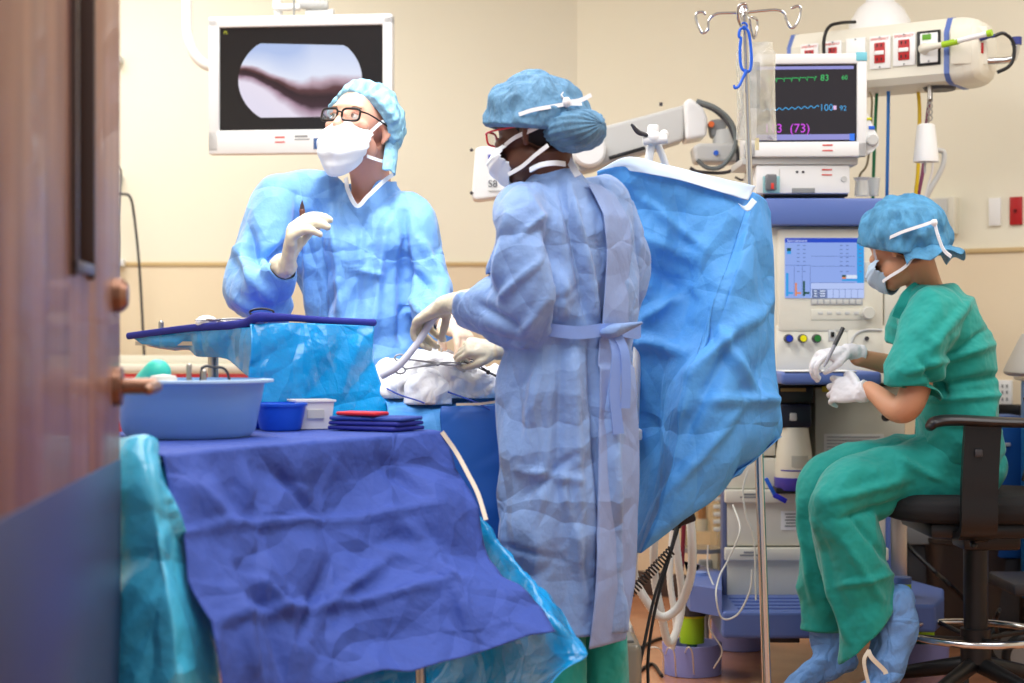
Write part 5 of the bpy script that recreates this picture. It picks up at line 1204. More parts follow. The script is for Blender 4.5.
for k, (a_, b_, c_, lb) in enumerate(((646, 660, 664, 'left thin clear loop on the floor at the lilac guard'), (664, 672, 676, 'middle thin clear loop on the floor at the lilac guard'), (683, 690, 694, 'right thin clear loop on the floor at the lilac guard'))):
    cable('tubing_loop', lb, [PZ(a_, 660, .005), P(a_ + 4, 648, 5.3), P(b_ + 2, 652, 5.28), PZ(c_, 676, .005)], .0024, CTB)
bc_ = thing('blue_roller_clamp', 'small bright blue clamp hanging beside the canister of white granules', 'clamp', P(775, 490, 5.3))
obj('clamp_lever', B(T(P(771, 488, 5.3), 0, 0, 62)).box((0, 0, 0), (.07, .012, .012), .003), mat('clip_blue', (40, 90, 220), .4), bc_)
obj('clamp_body', B(T(P(780, 498, 5.3), 0, 0, 28)).box((0, 0, 0), (.045, .014, .016), .003), mat('clip_deep', (40, 40, 190), .4), bc_)
FPd = thing('foot_pedal', 'grey-brown metal foot pedal box on the floor behind the nurse\'s legs', 'foot pedal', (xd(628, 4.62), 4.72, 0))
fz = P(0, 645, 4.6).z
obj('pedal_box', B().box((xd(622, 4.6) - .02, 4.72, fz / 2), (.15, .22, fz), .02, 3), mat('pedal_metal', (150, 144, 130), .35, metal=.4), FPd)
obj('pedal_plate', B().box((xd(622, 4.6) - .02, 4.72, fz + .003), (.11, .17, .008), .003), GREY, FPd)
# ------------------------------------------------------------------ people
def skin(name, c): return mat(name, c, .5, sub=.15, bump=.1, bscale=120, bdist=.001)
SK1 = skin('skin_fair', (226, 168, 144)); SK2 = skin('skin_dark', (92, 56, 42)); SK3 = skin('skin_tan', (206, 150, 116))
def capmat(name, c, a):
    m = mat(name, c, .7, bump=.9, bscale=40, bdist=.02, kind='noise', alpha=a, var=.22, vscale=28, stretch=(1, 1, .5)); return m
def head_shapes(b, Mh, jaw=1.0):
    R = Mh.to_3x3()
    def bl(c, r, rr=None): b.ball(Mh @ V(c), r, 28, 18, R if rr is None else R @ rr)
    bl((0, .018, .045), (.074, .095, .083))
    bl((0, -.03, .02), (.066, .066, .085))
    bl((0, -.035, -.045), (.056 * jaw, .062, .062))
    bl((0, -.066, -.088), (.026, .026, .022))
    bl((.046, -.02, -.055), (.018, .045, .03)); bl((-.046, -.02, -.055), (.018, .045, .03))
    bl((0, -.078, .038), (.05, .02, .016))            # brow
    bl((.042, -.066, -.012), (.024, .026, .018)); bl((-.042, -.066, -.012), (.024, .026, .018))
    b.tube([Mh @ V((0, -.088, .022)), Mh @ V((0, -.108, -.008)), Mh @ V((0, -.114, -.022))], [.009, .012, .014], 12, 8, caps='round')
    for s in (1, -1):
        bl((.011 * s, -.1, -.024), (.009, .011, .009))
        b.tube([Mh @ V((.072 * s, .012, -.03)), Mh @ V((.082 * s, .02, -.005)), Mh @ V((.086 * s, .026, .018)), Mh @ V((.078 * s, .012, .03)), Mh @ V((.073 * s, .004, .01))], [.007, .008, .008, .007, .005], 10, 18, caps='round')
        bl((.074 * s, .012, .0), (.006, .014, .026))
    b.tube([Mh @ V((-.022, -.094, -.056)), Mh @ V((0, -.101, -.055)), Mh @ V((.022, -.094, -.056))], [.004, .008, .004], 10, 8, caps='round')
def headM(p, yaw, pitch=0, roll=0): return Matrix.Translation(p) @ Matrix.Rotation(rad(yaw), 4, 'Z') @ Matrix.Rotation(rad(pitch), 4, 'X') @ Matrix.Rotation(rad(roll), 4, 'Y')
def eyes(Mh, parent, iris):
    for s in (1, -1):
        c = Mh @ V((.031 * s, -.079, .012)); R = Mh.to_3x3()
        e = obj('eye', B().ball(c, .0125, 20, 14), mat('eye_white', (232, 228, 224), .2), parent)
        f = Mh @ V((.031 * s - .003, -.0905, .0125))
        obj('iris', B().ball(f, (.0055, .002, .0055), 16, 10, R), mat(iris, (60, 70, 70), .2), e)
        obj('eyelid', B().tube([Mh @ V((.031 * s + x, -.0915 + abs(x) * .35, .0195 - abs(x) * .25)) for x in (-.014, -.007, 0, .007, .014)], .0028, 8, 12, caps='round'), mat('lid_' + iris, (190, 130, 110), .5), e)
        obj('eyebrow', B().tube([Mh @ V((.031 * s + x, -.095 + abs(x) * .5, .035 - abs(x) * .15)) for x in (-.018, -.008, .004, .018)], [.002, .0035, .0035, .002], 8, 12, caps='round'), mat('brow_' + iris, (120, 90, 70), .8), parent)
def cap(Mh, parent, m, rx=.094, ry=.116, rz=.098, c=(0, .022, .05), tilt=24, lo=102, seed=0, name='surgical_cap', puff=1, dx=0):
    Rt = Matrix.Rotation(rad(tilt), 4, 'X').inverted()
    Rt = Matrix.Rotation(rad(-tilt), 4, 'X')
    def fn(u, v):
        a = 2 * pi * u; th = rad(lo) * v if v < .93 else rad(lo) * .93 + (v - .93) * .9
        k = 1 if v < .93 else 1 - (v - .93) * 1.6
        q = V((rx * sin(th) * cos(a) * k, ry * sin(th) * sin(a) * k, rz * cos(th)))
        n = V((sin(th) * cos(a), sin(th) * sin(a), cos(th)))
        pl = .0035 * sin(a * 26 + 3 * noise.noise(V((v * 3, seed, 0)))) * max(0, v - .35) * 1.3
        w = .010 * (noise.noise(q * 22 + V((seed, 0, 0)))) + .006 * (1 - 2 * abs(noise.noise(V((q.x * 40, q.y * 16, q.z * 16)) + V((0, seed, 0)))))
        q = q + n * ((pl + w * puff) * min(1, (1 - v) * 12))
        return Mh @ (V(c) + Rt @ q)
    return obj(name, B().grid(fn, 150, 60, True), m, parent, angle=0, solid=.0012)
def mask(Mh, parent, m, ties=True, lng=1.0):
    def fn(u, v):
        s = u * 2 - 1; t = 1 - v * 2                    # t: 1 top .. -1 bottom
        ang = s * rad(76)
        dep = [.058, .084, .1, .108, .108, .1, .084, .06]
        f = (1 - t) / 2 * 7; k = min(int(f), 6); g = f - k; d = dep[k] * (1 - g) + dep[k + 1] * g
        hw = .0735 + .004 * (1 - t * t) - .022 * max(0, -t) ** 1.5
        zt = .008 + .004 * (1 - abs(s)) ** 2 if t > 0 else 0
        top = .012 * (1 - abs(s)) - .022 * abs(s) - .004; bot = -.118 * lng + .055 * s * s
        z = bot + (top - bot) * (t + 1) / 2
        x = hw * sin(ang) / sin(rad(76)); y = -.028 - d * cos(ang) ** .85
        q = V((x, y, z)); 
        q.y += .0022 * sin(v * 26 + s * 1.2) - .004 * noise.noise(q * 30)
        return Mh @ q
    mo = obj('face_mask', B().grid(fn, 50, 44), m, parent, angle=0, solid=.0015)
    if ties:
        for s in (1, -1):
            obj('mask_tie', B().strap([Mh @ V((.066 * s, -.05, -.022)), Mh @ V((.080 * s, -.012, .022)), Mh @ V((.094 * s, .035, .035)), Mh @ V((.085 * s, .085, .04)), Mh @ V((.03 * s, .134, .045))], .009, .0012, Mh.to_3x3() @ V((0, .35, 1)), 30), m, mo)
            obj('mask_tie', B().strap([Mh @ V((.066 * s, -.045, -.088)), Mh @ V((.076 * s, -.0, -.085)), Mh @ V((.068 * s, .05, -.075)), Mh @ V((.03 * s, .085, -.07))], .009, .0012, Mh.to_3x3() @ V((0, .2, 1)), 24), m, mo)
    return mo
def hand(name, parent, m, wrist, fdir, palm, right, curls, cuff=None, thumb=((.028, .02, -.006), (.052, .05, -.016), (.05, .078, -.034), (.04, .094, -.046)), sc=1.0, spread=.1, voxel=.0032, cuffr=.033, fat=1.0):
    Y = V(fdir).normalized(); Z = -V(palm); Z = (Z - Y * Z.dot(Y)).normalized(); X = Y.cross(Z)
    X = -X if right else X
    def W(x, y, z): return V(wrist) + (X * x + Y * y + Z * z) * sc
    b = B()
    b.tube([W(0, -.012, 0), W(0, .02, 0), W(0, .055, 0), W(0, .09, 0)], [(.026 * sc, .018 * sc), (.032 * sc, .018 * sc), (.040 * sc, .016 * sc), (.040 * sc, .013 * sc)], 20, 14, side=X, caps='round')
    b.tube([W(.014, .012, -.006), W(.03, .045, -.012), W(.03, .07, -.008)], [.015 * sc, .016 * sc, .011 * sc], 12, 8, caps='round')
    L = [(.044, .026, .021), (.049, .030, .022), (.045, .028, .021), (.035, .021, .019)]
    for k in range(4):
        x = .030 - .0205 * k; ang = 0; p = V((x, .088 - .004 * abs(k - 1.3), .0)); pts = [p.copy() - V((0, .018, 0)), p.copy()]; rr = [.0095, .0098]
        sp = (1.5 - k) * spread
        for j in range(3):
            ang += rad(curls[k][j]); q = V((sin(sp) * cos(ang), cos(sp) * cos(ang), -sin(ang)))
            p = p + q * L[k][j]; pts.append(p.copy()); rr.append((.0092, .0085, .0072)[j] * (1 if k < 3 else .88))
        b.tube([W(*q) for q in pts], [r * sc * fat for r in rr], 12, 18, caps='round')
    b.tube([W(*q) for q in thumb], [.014 * sc, .0115 * sc, .0105 * sc, .0085 * sc], 12, 16, caps='round')
    if cuff is not None:
        c1 = V(cuff)
        b.tube([W(0, .01, 0), W(0, -.01, 0).lerp(c1, .15), W(0, 0, 0).lerp(c1, .6), c1], [(.03, .022), (.029, .024), (cuffr * .97, cuffr * .9), (cuffr * 1.05, cuffr)], 22, 16, side=X)
    vs, fs = fuse(b, voxel, 5, lambda p, n: .0014 * noise.noise(p * 70) + .0008 * ridge(p, 90, 90, 90, 2))
    return obj(name, (vs, fs), m, parent, angle=0)
def specs(Mh, parent, m, lens, w=.052, h=.034, y=-.108, thick=.0026):
    g = obj('spectacles', B(), m, parent) if False else None
    b = B()
    for s in (1, -1):
        cx_ = s * .034; pts = []
        for k in range(32):
            a = 2 * pi * k / 32; e = 4
            r = 1 / ((abs(cos(a)) ** e + abs(sin(a)) ** e) ** (1 / e)); x = cx_ + w / 2 * r * cos(a); z = .008 + h / 2 * r * sin(a)
            pts.append(Mh @ V((x, y + abs(x) * .12, z)))
        b.tube(pts, thick, 8, closed=True)
        b.tube([Mh @ V((s * .061, y + .007, .018)), Mh @ V((s * .074, y + .03, .018)), Mh @ V((s * .083, -.03, .014)), Mh @ V((s * .084, .015, .010)), Mh @ V((s * .080, .04, -.004))], .0024, 8, 20)
    b.tube([Mh @ V((-.009, y, .012)), Mh @ V((0, y - .002, .015)), Mh @ V((.009, y, .012))], .0026, 8, 8)
    fr_ = obj('spectacles', b, m, parent)
    for s in (1, -1):
        obj('lens', B(Mh).box((s * .034, y + .004, .008), (w - .003, .0015, h - .003), .0006), lens, fr_)
    return fr_
LENS = mat('lens_clear', (245, 250, 250), .03, trans=1, alpha=.18)
def yawM(c, yaw): return Matrix.Translation(V(c)) @ Matrix.Rotation(rad(yaw), 4, 'Z')
def loft(b, rings, yaw, n=40, ex=2.3):    # rings: (centre, half width, half depth)
    ps = cr([(*V(c), a, d) if False else (c[0], c[1], c[2], a) for c, a, d in rings], len(rings) * 5)
    ds = cr([(d, 0, 0) for c, a, d in rings], len(rings) * 5)
    R = Matrix.Rotation(rad(yaw), 3, 'Z'); vs = []
    for p, d in zip(ps, ds):
        for j in range(n):
            t = 2 * pi * j / n; r = 1 / ((abs(cos(t)) ** ex + abs(sin(t)) ** ex) ** (1 / ex))
            vs.append(V((p[0], p[1], p[2])) + R @ V((p[3] * r * cos(t), d[0] * r * sin(t), 0)))
    K = len(ps); fs = [tuple(range(n))[::-1], tuple((K - 1) * n + j for j in range(n))]
    for i in range(K - 1):
        for j in range(n): fs.append((i * n + j, i * n + (j + 1) % n, (i + 1) * n + (j + 1) % n, (i + 1) * n + j))
    return b.add(vs, fs)

# ================================================================== surgeon in glasses (behind the table)
S = P(372, 400, 4.78); S.z = 0
SU = thing('person', 'man in sky-blue gown, white mask and black glasses holding up a scalpel', 'person', S)
Hs = headM(P(360, 130, 4.70), -26, -12, 4)
nk = P(372, 192, 4.80)
shR, shL = P(282, 205, 4.76), P(408, 224, 4.78)      # his right is on the viewer's left
elR, wrR = P(260, 292, 4.66), P(287, 262, 4.44)
elL, wrL = P(430, 298, 4.70), P(443, 318, 4.46)
b = B(); head_shapes(b, Hs)
b.tube([Hs @ V((0, .03, -.03)), nk, P(366, 215, 4.82)], [.056, .058, .08], 20, 10)
loft(b, [(P(360, 400, 4.8), .12, .09), (P(358, 300, 4.8), .12, .09), (P(354, 230, 4.81), .13, .09), (P(356, 205, 4.82), .12, .08)], -5)
for a_, e_, w_ in ((shR, elR, wrR), (shL, elL, wrL)): b.tube([a_, e_, w_], [.030, .030, .020], 16, 16, caps='round')
hipz = V((P(362, 0, 4.8).x, 4.8, .95))
for s in (-1, 1): b.tube([hipz + V((s * .09, 0, 0)), hipz + V((s * .1, 0, -.45)), hipz + V((s * .1, .0, -.87))], [.085, .058, .04], 16, 16, caps='round')
loft(b, [((hipz.x, 4.8, .85), .13, .10), ((hipz.x, 4.8, 1.08), .12, .09)], 0)
vs, fs = fuse(b, .0045, 3)
BODY = obj('body', (vs, fs), SK1, SU, angle=0)
eyes(Hs, SU, 'iris_blue')
specs(Hs, SU, mat('specs_black', (24, 20, 20), .3), LENS, w=.053, h=.034, y=-.112, thick=.0032)
cap(Hs, SU, capmat('cap_pale_blue', (150, 205, 232), .9), rx=.100, ry=.112, rz=.096, c=(0, .026, .030), tilt=44, lo=114, seed=2, puff=1.4)
obj('cap_tail', B().grid(lambda u, v: Hs @ V((.068 + .02 * sin(u * 3) + .012 * v, .030 + u * .06 - .01 * v, -.01 - .095 * v + .01 * noise.noise(V((u * 5, v * 5, 2))))), 16, 20), capmat('cap_pale_blue', (150, 205, 232), .9), SU, angle=0, solid=.003, label='loose blue cap flap behind the ear')
MASKM = mat('mask_white', (238, 244, 248), .7, bump=.25, bscale=40, bdist=.003)
mask(Hs, SU, MASKM, lng=1.36)
# gown
g = B()
loft(g, [((P(362, 0, 4.8).x, 4.8, .42), .27, .20), ((P(362, 0, 4.8).x, 4.8, .75), .235, .17), (P(364, 345, 4.8), .165, .135), (P(364, 300, 4.8), .17, .135), (P(356, 255, 4.8), .185, .14), (P(352, 228, 4.81), .18, .13), (P(354, 210, 4.82), .145, .11), (P(360, 195, 4.82), .10, .09), (P(366, 182, 4.81), .072, .080), (P(368, 172, 4.80), .062, .074)], -5)
g.tube([P(325, 198, 4.80), shR, P(264, 245, 4.70), elR + V((-.005, 0, -.0)), elR.lerp(wrR, .5) + V((0, 0, -.015)), wrR.lerp(elR, .18)], [.078, .082, .080, .092, .076, .042], 22, 40, caps='round')
g.tube([P(385, 210, 4.82), shL, P(423, 262, 4.74), elL, elL.lerp(wrL, .45) + V((0, 0, -.02)), wrL.lerp(elL, .12)], [.072, .070, .068, .068, .058, .040], 22, 40, caps='round')
scr = [(P(262, 262, 4.6), P(300, 240, 4.62), .012, -.03), (P(238, 250, 4.62), P(272, 300, 4.56), .014, .020), (P(250, 232, 4.62), P(262, 290, 4.58), .012, -.018), (P(296, 195, 4.65), P(300, 340, 4.65), .010, -.012),
       (P(330, 190, 4.65), P(344, 345, 4.65), .012, .014), (P(318, 200, 4.65), P(322, 345, 4.65), .010, -.012), (P(365, 190, 4.65), P(352, 345, 4.65), .012, -.010), (P(384, 230, 4.66), P(372, 345, 4.66), .012, .014), (P(405, 215, 4.68), P(404, 340, 4.68), .012, -.024),
       (P(420, 240, 4.66), P(450, 290, 4.63), .012, .016), (P(410, 270, 4.66), P(448, 300, 4.62), .010, -.016), (P(412, 300, 4.64), P(440, 330, 4.6), .010, .014), (P(240, 300, 4.56), P(285, 318, 4.56), .012, .016), (P(350, 268, 4.65), P(385, 276, 4.65), .008, .010)]
def sdisp(p, n):
    d = .024 * crumple(p, 6.5, 21) + .014 * ridge(p, 8, 8, 3, 4) * (1 if p.z < 1.35 else .6)
    for c in scr: d += seg_ridge(p, *c)
    return d
def scut(p):   # V neck opening and hem
    q = p - P(357, 204, 4.66)
    return (p.y < 4.80 and p.z > P(0, 207, 4.7).z and abs(q.x) < .045 * (p.z - P(0, 207, 4.7).z) / .09 + .004) or (p.z > P(0, 179, 4.75).z and (V((p.x, p.y)) - V((P(368, 0, 4.8).x, 4.80))).length < .088) or p.z < .44 or (p - wrR).length < .045 or (p - wrL).length < .04
obj('gown', fuse(g, .0075, 5, sdisp, scut), GOWN2, SU, angle=0, solid=.0015)
zc_ = P(0, 183, 4.75).z
nb = obj('neck_binding', B().strap([P(346, 178, 4.74), P(348, 190, 4.695), P(357, 206, 4.662), P(368, 196, 4.672), P(384, 181, 4.71), P(394, 174, 4.77)], .011, .003, [V((.8, -.3, .3)), V((.9, -.2, .3)), V((0.2, 0, 1)), V((-.6, 0, .8)), V((-.5, -.4, .8)), V((-.3, -.5, .8))], 30), mat('binding_white', (232, 240, 250), .6), SU)
obj('undershirt_collar', B().strap([P(377, 185, 4.745), P(381, 178, 4.755), P(384, 171, 4.77)], .022, .003, (1, -.3, 0), 10), SCRUB, SU, label='green shirt collar')
hand('gloved_hand', SU, GLOVE, wrR + V((.003, -.006, -.006)), V((.16, -.35, .92)), V((.92, .05, .1)), True,
     [(44, 28, 18), (48, 30, 18), (52, 32, 20), (54, 34, 20)], sc=1.06, fat=1.28, spread=.0, cuff=wrR.lerp(elR, .20), thumb=((.026, .02, -.008), (.044, .052, -.03), (.040, .08, -.048), (.030, .094, -.062)), cuffr=.037)
hand('gloved_hand', SU, mat('glove_peach', (236, 206, 180), .5, bump=.2, bscale=60, bdist=.002, sub=.1), P(450, 320, 4.44), P(466, 342, 4.38) - P(450, 318, 4.46), V((-.6, .4, -.6)), False,
     [(20, 25, 20), (24, 28, 20), (28, 30, 20), (30, 30, 20)], cuff=wrL.lerp(elL, .1), sc=.95, label=None) if False else hand('gloved_hand', SU, mat('glove_peach', (236, 206, 180), .5, bump=.2, bscale=60, bdist=.002, sub=.1), P(449, 316, 4.44), P(468, 344, 4.38) - P(450, 318, 4.44), V((-.6, .4, -.6)), False,
     [(20, 25, 20), (24, 28, 20), (28, 30, 20), (30, 30, 20)], cuff=wrL.lerp(elL, .1), sc=.95)
kp0, kp1 = P(303, 224, 4.445), P(301.5, 202, 4.44)
kn = thing('scalpel', 'dark scalpel held upright in the raised glove of the man in glasses', 'scalpel', kp0)
kd = (kp1 - kp0).normalized()
obj('scalpel_handle', B().tube([kp0 - kd * .012, kp0, kp0 + kd * .035], [(.006, .003), (.007, .0035), (.0075, .0035)], 12, side=(1, 0, 0), caps='round'), mat('scalpel_brown', (120, 84, 76), .35, metal=.5), kn)
bp = kp0 + kd * .034
obj('scalpel_blade', B().add([bp + V((-.007, 0, 0)), bp + V((.007, 0, 0)), bp + V((.0055, 0, .012)), bp + V((0, 0, .03)), bp + V((-.005, 0, .014)), bp + V((-.007, .002, 0)), bp + V((.007, .002, 0)), bp + V((.0055, .002, .012)), bp + V((0, .002, .03)), bp + V((-.005, .002, .014))],
    [(0, 1, 2, 3, 4), (9, 8, 7, 6, 5), (0, 5, 6, 1), (1, 6, 7, 2), (2, 7, 8, 3), (3, 8, 9, 4), (4, 9, 5, 0)]), mat('blade_grey', (110, 90, 90), .3, metal=.8), kn, smooth=False)

# ================================================================== standing nurse, back to the viewer
N0 = V((P(566, 0, 4.1).x, 4.1, 0))
NU = thing('person', 'standing nurse with back turned, long blue gown and bulging blue cap over a bun', 'person', N0)
yn = -131
Rn = Matrix.Rotation(rad(yn), 3, 'Z'); ex_, ey_ = Rn @ V((1, 0, 0)), Rn @ V((0, 1, 0))   # her left, her back
Hn = headM(P(537, 135, 4.08), -124, 8, 0)
shc = P(563, 208, 4.12)
nsL, nsR = shc + ex_ * .165, shc - ex_ * .165
nsL = P(522, 214, 4.0); nsR = P(612, 212, 4.24)
neL, nwL = P(538, 308, 3.98), P(470, 303, 4.13)
neR, nwR = P(606, 318, 4.40), P(520, 345, 4.44)
b = B(); head_shapes(b, Hn)
b.tube([Hn @ V((0, .03, -.03)), P(553, 172, 4.09), P(560, 205, 4.11)], [.052, .054, .07], 20, 10)
loft(b, [(P(562, 420, 4.12), .12, .09), (P(562, 330, 4.12), .12, .09), (P(562, 240, 4.12), .14, .09), (P(562, 210, 4.12), .11, .07)], yn)
for a_, e_, w_ in ((nsL, neL, nwL), (nsR, neR, nwR)): b.tube([a_, e_, w_], [.040, .034, .019], 16, 16, caps='round')
for s in (-1, 1):
    h_ = V((N0.x, 4.12, .92)) + ex_ * (.08 * s); k_ = h_ + V((0, 0, -.44)); f_ = h_ + V((0, 0, -.84)); b.tube([h_, k_, f_], [.08, .055, .036], 16, 16, caps='round')
    b.tube([f_ + V((0, 0, -.02)), f_ - ey_ * .06 + V((0, 0, -.045)), f_ - ey_ * .15 + V((0, 0, -.05))], [.036, .034, .026], 14, 8, caps='round')
vs, fs = fuse(b, .0045, 3)
obj('body', (vs, fs), SK2, NU, angle=0)
hair = B(); R_ = Hn.to_3x3(); hair.ball(Hn @ V((0, .024, .040)), (.078, .092, .080), 28, 18, R_); hair.ball(Hn @ V((0.004, .108, -.012)), (.062, .052, .036), 24, 14, R_)
obj('hair', fuse(hair, .006, 4), mat('hair_black', (30, 26, 26), .8), NU, angle=0)
CN = capmat('cap_mid_blue', (104, 152, 188), .84)
cap(Hn, NU, CN, rx=.112, ry=.130, rz=.112, c=(0, .006, .028), tilt=14, lo=104, seed=5, puff=1.3)
def bun(u, v):
    a = 2 * pi * u; th = pi * (.01 + .98 * v); q = V((.082 * sin(th) * cos(a), .070 * cos(th), .050 * sin(th) * sin(a)))
    q += q.normalized() * (.006 * noise.noise(q * 26) + .0022 * sin(a * 18) * (1 - abs(v - .5)))
    return Hn @ (V((.005, .112, -.012)) + q)
obj('cap_bun', B().grid(bun, 90, 40, True), CN, NU, angle=0, label='cap bulging over the hair bun')
mask(Hn, NU, mat('mask_white', (238, 244, 248), .7), ties=False)
TIE = mat('tie_white', (240, 240, 242), .7)
Lx = lambda x, y, z: Hn @ V((x, y, z))
Rl = Hn.to_3x3()
obj('mask_tie', B().strap([Lx(.062, -.055, -.020), Lx(.080, -.012, -.012), Lx(.083, .03, -.006), Lx(.08, .06, .0)], .010, .0015, Rl @ V((0, .1, 1)), 24), TIE, NU)
obj('mask_tie', B().strap([Lx(.06, -.055, -.09), Lx(.066, -.01, -.08), Lx(.072, .035, -.062), Lx(.072, .072, -.047)], .010, .0015, Rl @ V((0, .2, 1)), 24), TIE, NU)
obj('mask_tie', B().strap([Lx(.117, .03, .030), Lx(.110, .065, .034), Lx(.090, .10, .036), Lx(.06, .128, .040), Lx(.02, .145, .042)], .009, .0015, Rl @ V((0, -.1, 1)), 30), TIE, NU)
obj('tie_knot', B().ball(Lx(.062, .130, .044), (.010, .012, .012)), TIE, NU)
obj('tie_tail', B().strap([Lx(.062, .130, .044), Lx(.055, .160, .042), Lx(.045, .188, .050)], .010, .002, Rl @ V((0, 0, 1)), 12), TIE, NU)
obj('tie_tail', B().strap([Lx(.062, .130, .046), Lx(.068, .122, .060), Lx(.064, .124, .068)], .009, .002, Rl @ V((1, 1, 0)), 8), TIE, NU)
specs(Hn, NU, mat('specs_red', (214, 40, 56), .3), LENS, w=.05, h=.032, y=-.112)
# gown
g = B()
ng = [((N0.x - .012, 4.11, .34), .175, .145), ((N0.x - .002, 4.11, .5), .185, .148), ((N0.x + .004, 4.11, .75), .185, .146), ((N0.x + .006, 4.11, .97), .174, .142), (P(570, 335, 4.12), .166, .134), (P(569, 300, 4.12), .174, .138), (P(567, 250, 4.12), .188, .140), (P(565, 218, 4.12), .192, .13), (P(563, 198, 4.12), .165, .105), (P(558, 182, 4.11), .10, .085), (P(553, 168, 4.10), .066, .066)]
loft(g, ng, yn)
g.tube([P(548, 205, 4.08), nsL, P(528, 262, 3.97), neL + V((0, 0, 0)), neL.lerp(nwL, .5) + V((0, 0, -.015)), nwL.lerp(neL, .0) + V((0, 0, -.012))], [.07, .074, .080, .090, .080, .056], 22, 44, caps='round')
g.tube([P(590, 205, 4.18), nsR, P(618, 262, 4.29), neR, neR.lerp(nwR, .5), nwR.lerp(neR, .1)], [.07, .068, .070, .070, .06, .042], 22, 40, caps='round')
ncr = [(P(508, 215, 3.9), P(498, 285, 3.92), .012, .014), (P(530, 200, 3.92), P(560, 250, 3.95), .010, .012), (P(548, 225, 3.94), P(566, 300, 3.96), .012, -.030), (P(560, 180, 4.0), P(592, 330, 3.97), .009, -.014), (P(570, 185, 4.0), P(604, 330, 3.98), .009, .012),
       (P(500, 300, 3.9), P(540, 262, 3.9), .010, .012), (P(480, 305, 3.98), P(520, 330, 3.92), .012, -.014), (P(515, 240, 3.9), P(545, 215, 3.92), .008, .008), (P(548, 300, 3.92), P(520, 335, 3.92), .012, .014), (P(566, 300, 3.96), P(560, 335, 3.96), .012, -.026),
       (P(592, 335, 3.95), P(606, 640, 3.93), .010, -.020), (P(606, 340, 3.97), P(620, 640, 3.95), .012, .014), (P(540, 345, 3.95), P(525, 480, 3.93), .016, .014), (P(560, 345, 3.95), P(556, 500, 3.92), .014, -.014), (P(500, 350, 4.0), P(498, 560, 3.95), .016, .010),
       (P(575, 345, 3.95), P(580, 560, 3.93), .012, .012), (P(515, 470, 3.93), P(580, 480, 3.93), .010, .010), (P(520, 500, 3.93), P(575, 455, 3.93), .010, -.010), (P(560, 470, 3.92), P(588, 600, 3.92), .010, .012), (P(500, 545, 3.94), P(565, 560, 3.92), .008, -.008)]
def ndisp(p, n):
    d = .026 * crumple(p, 6.5, 31)
    if p.z < 1.06: d += .022 * ridge(p, 6, 6, 1.2, 6) * min(1, (1.1 - p.z) * 2.5)
    else: d += .010 * ridge(p, 8, 8, 4, 6)
    for c in ncr: d += seg_ridge(p, *c)
    return d
zh = P(0, 640, 3.95).z
obj('gown', fuse(g, .0075, 5, ndisp, lambda p: p.z < zh or p.z > P(0, 168, 4.08).z + (p.x - .05) * .0 or (p - nwL).length < .036 or (p - nwR).length < .035), GOWN, NU, angle=0, solid=.0015)
# overlapping back panel of the gown
def ring_at(z):
    for k in range(len(ng) - 1):
        a, c = ng[k], ng[k + 1]
        if a[0][2] <= z <= c[0][2]:
            f = (z - a[0][2]) / (c[0][2] - a[0][2]); return V(a[0]).lerp(V(c[0]), f), a[1] * (1 - f) + c[1] * f, a[2] * (1 - f) + c[2] * f
    return (V(ng[-1][0]), ng[-1][1], ng[-1][2]) if z > ng[-1][0][2] else (V(ng[0][0]), ng[0][1], ng[0][2])
def surf(z, deg, off=.0, ex=2.3):           # deg: 90 = straight back, 0 = her left side
    c, a, d = ring_at(z); t = rad(deg); r = 1 / ((abs(cos(t)) ** ex + abs(sin(t)) ** ex) ** (1 / ex))
    n = (Rn @ V((cos(t) / a, sin(t) / d, 0))).normalized()
    return V((c[0], c[1], z)) + Rn @ V((a * r * cos(t), d * r * sin(t), 0)) + n * off
def flap(u, v):
    z = 1.455 + (zh - .02 - 1.455) * v
    deg = 84 - 14 * min(1, v * 2.6) - 12 * max(0, v - .5) + u * (34 + 34 * min(1, max(0, v - .3) * 4) - 44 * max(0, v - .6)); off = .004 + .016 * (1 - u) ** 2 * (.4 + .6 * v) + .008 * sin(v * 9 + u * 3) * v * (1 - u) + .012 * crumple(surf(z, deg), 6, 3) * .6
    if .34 < v < .40: off -= .008
    return surf(z, deg, off)
obj('gown_flap', B().grid(flap, 26, 150), mat('gown_inside', (142, 166, 216), .65, bump=.8, bscale=6, bdist=.07, kind='crumple'), NU, angle=0, solid=.0018, label='paler overlapping back panel')
obj('collar_binding', B().strap([P(530, 170, 4.01), P(541, 165, 3.985), P(554, 163, 3.99), P(565, 164, 4.03)], .012, .004, (0, .2, 1), 20), mat('binding_white', (232, 240, 250), .6), NU)
obj('collar_tab', B().strap([P(566, 155, 4.06), P(570, 162, 4.05), P(578, 176, 4.03)], .016, .003, (1, 0, .4), 10), mat('binding_white', (232, 240, 250), .6), NU)
bz_ = P(0, 331, 4.0).z
obj('waist_tie', B().strap([surf(bz_ + .004 * sin(k), k * 10 - 60, .016) for k in range(20)], .030, .004, (0, 0, 1), 60), mat('tie_blue', (128, 160, 226), .6, bump=.3, bscale=30, bdist=.004), NU)
kb = surf(bz_, 78, .03)
obj('tie_bow', B().tube([kb + V((-.03, -.0, -.006)), kb + V((0, -.012, 0)), kb + V((.035, 0, .010)), kb + V((.065, .008, .018))], [(.008, .010), (.016, .016), (.010, .008), (.004, .010)], 12, 16, caps='round'), GOWN, NU)
obj('tie_tail', B().strap([kb + V((0, -.006, -.01)), kb + V((.008, -.014, -.06)), kb + V((.002, -.016, -.14)), kb + V((.012, -.012, -.24))], .026, .003, (1, .3, 0), 24), mat('tie_blue', (128, 160, 226), .6), NU)
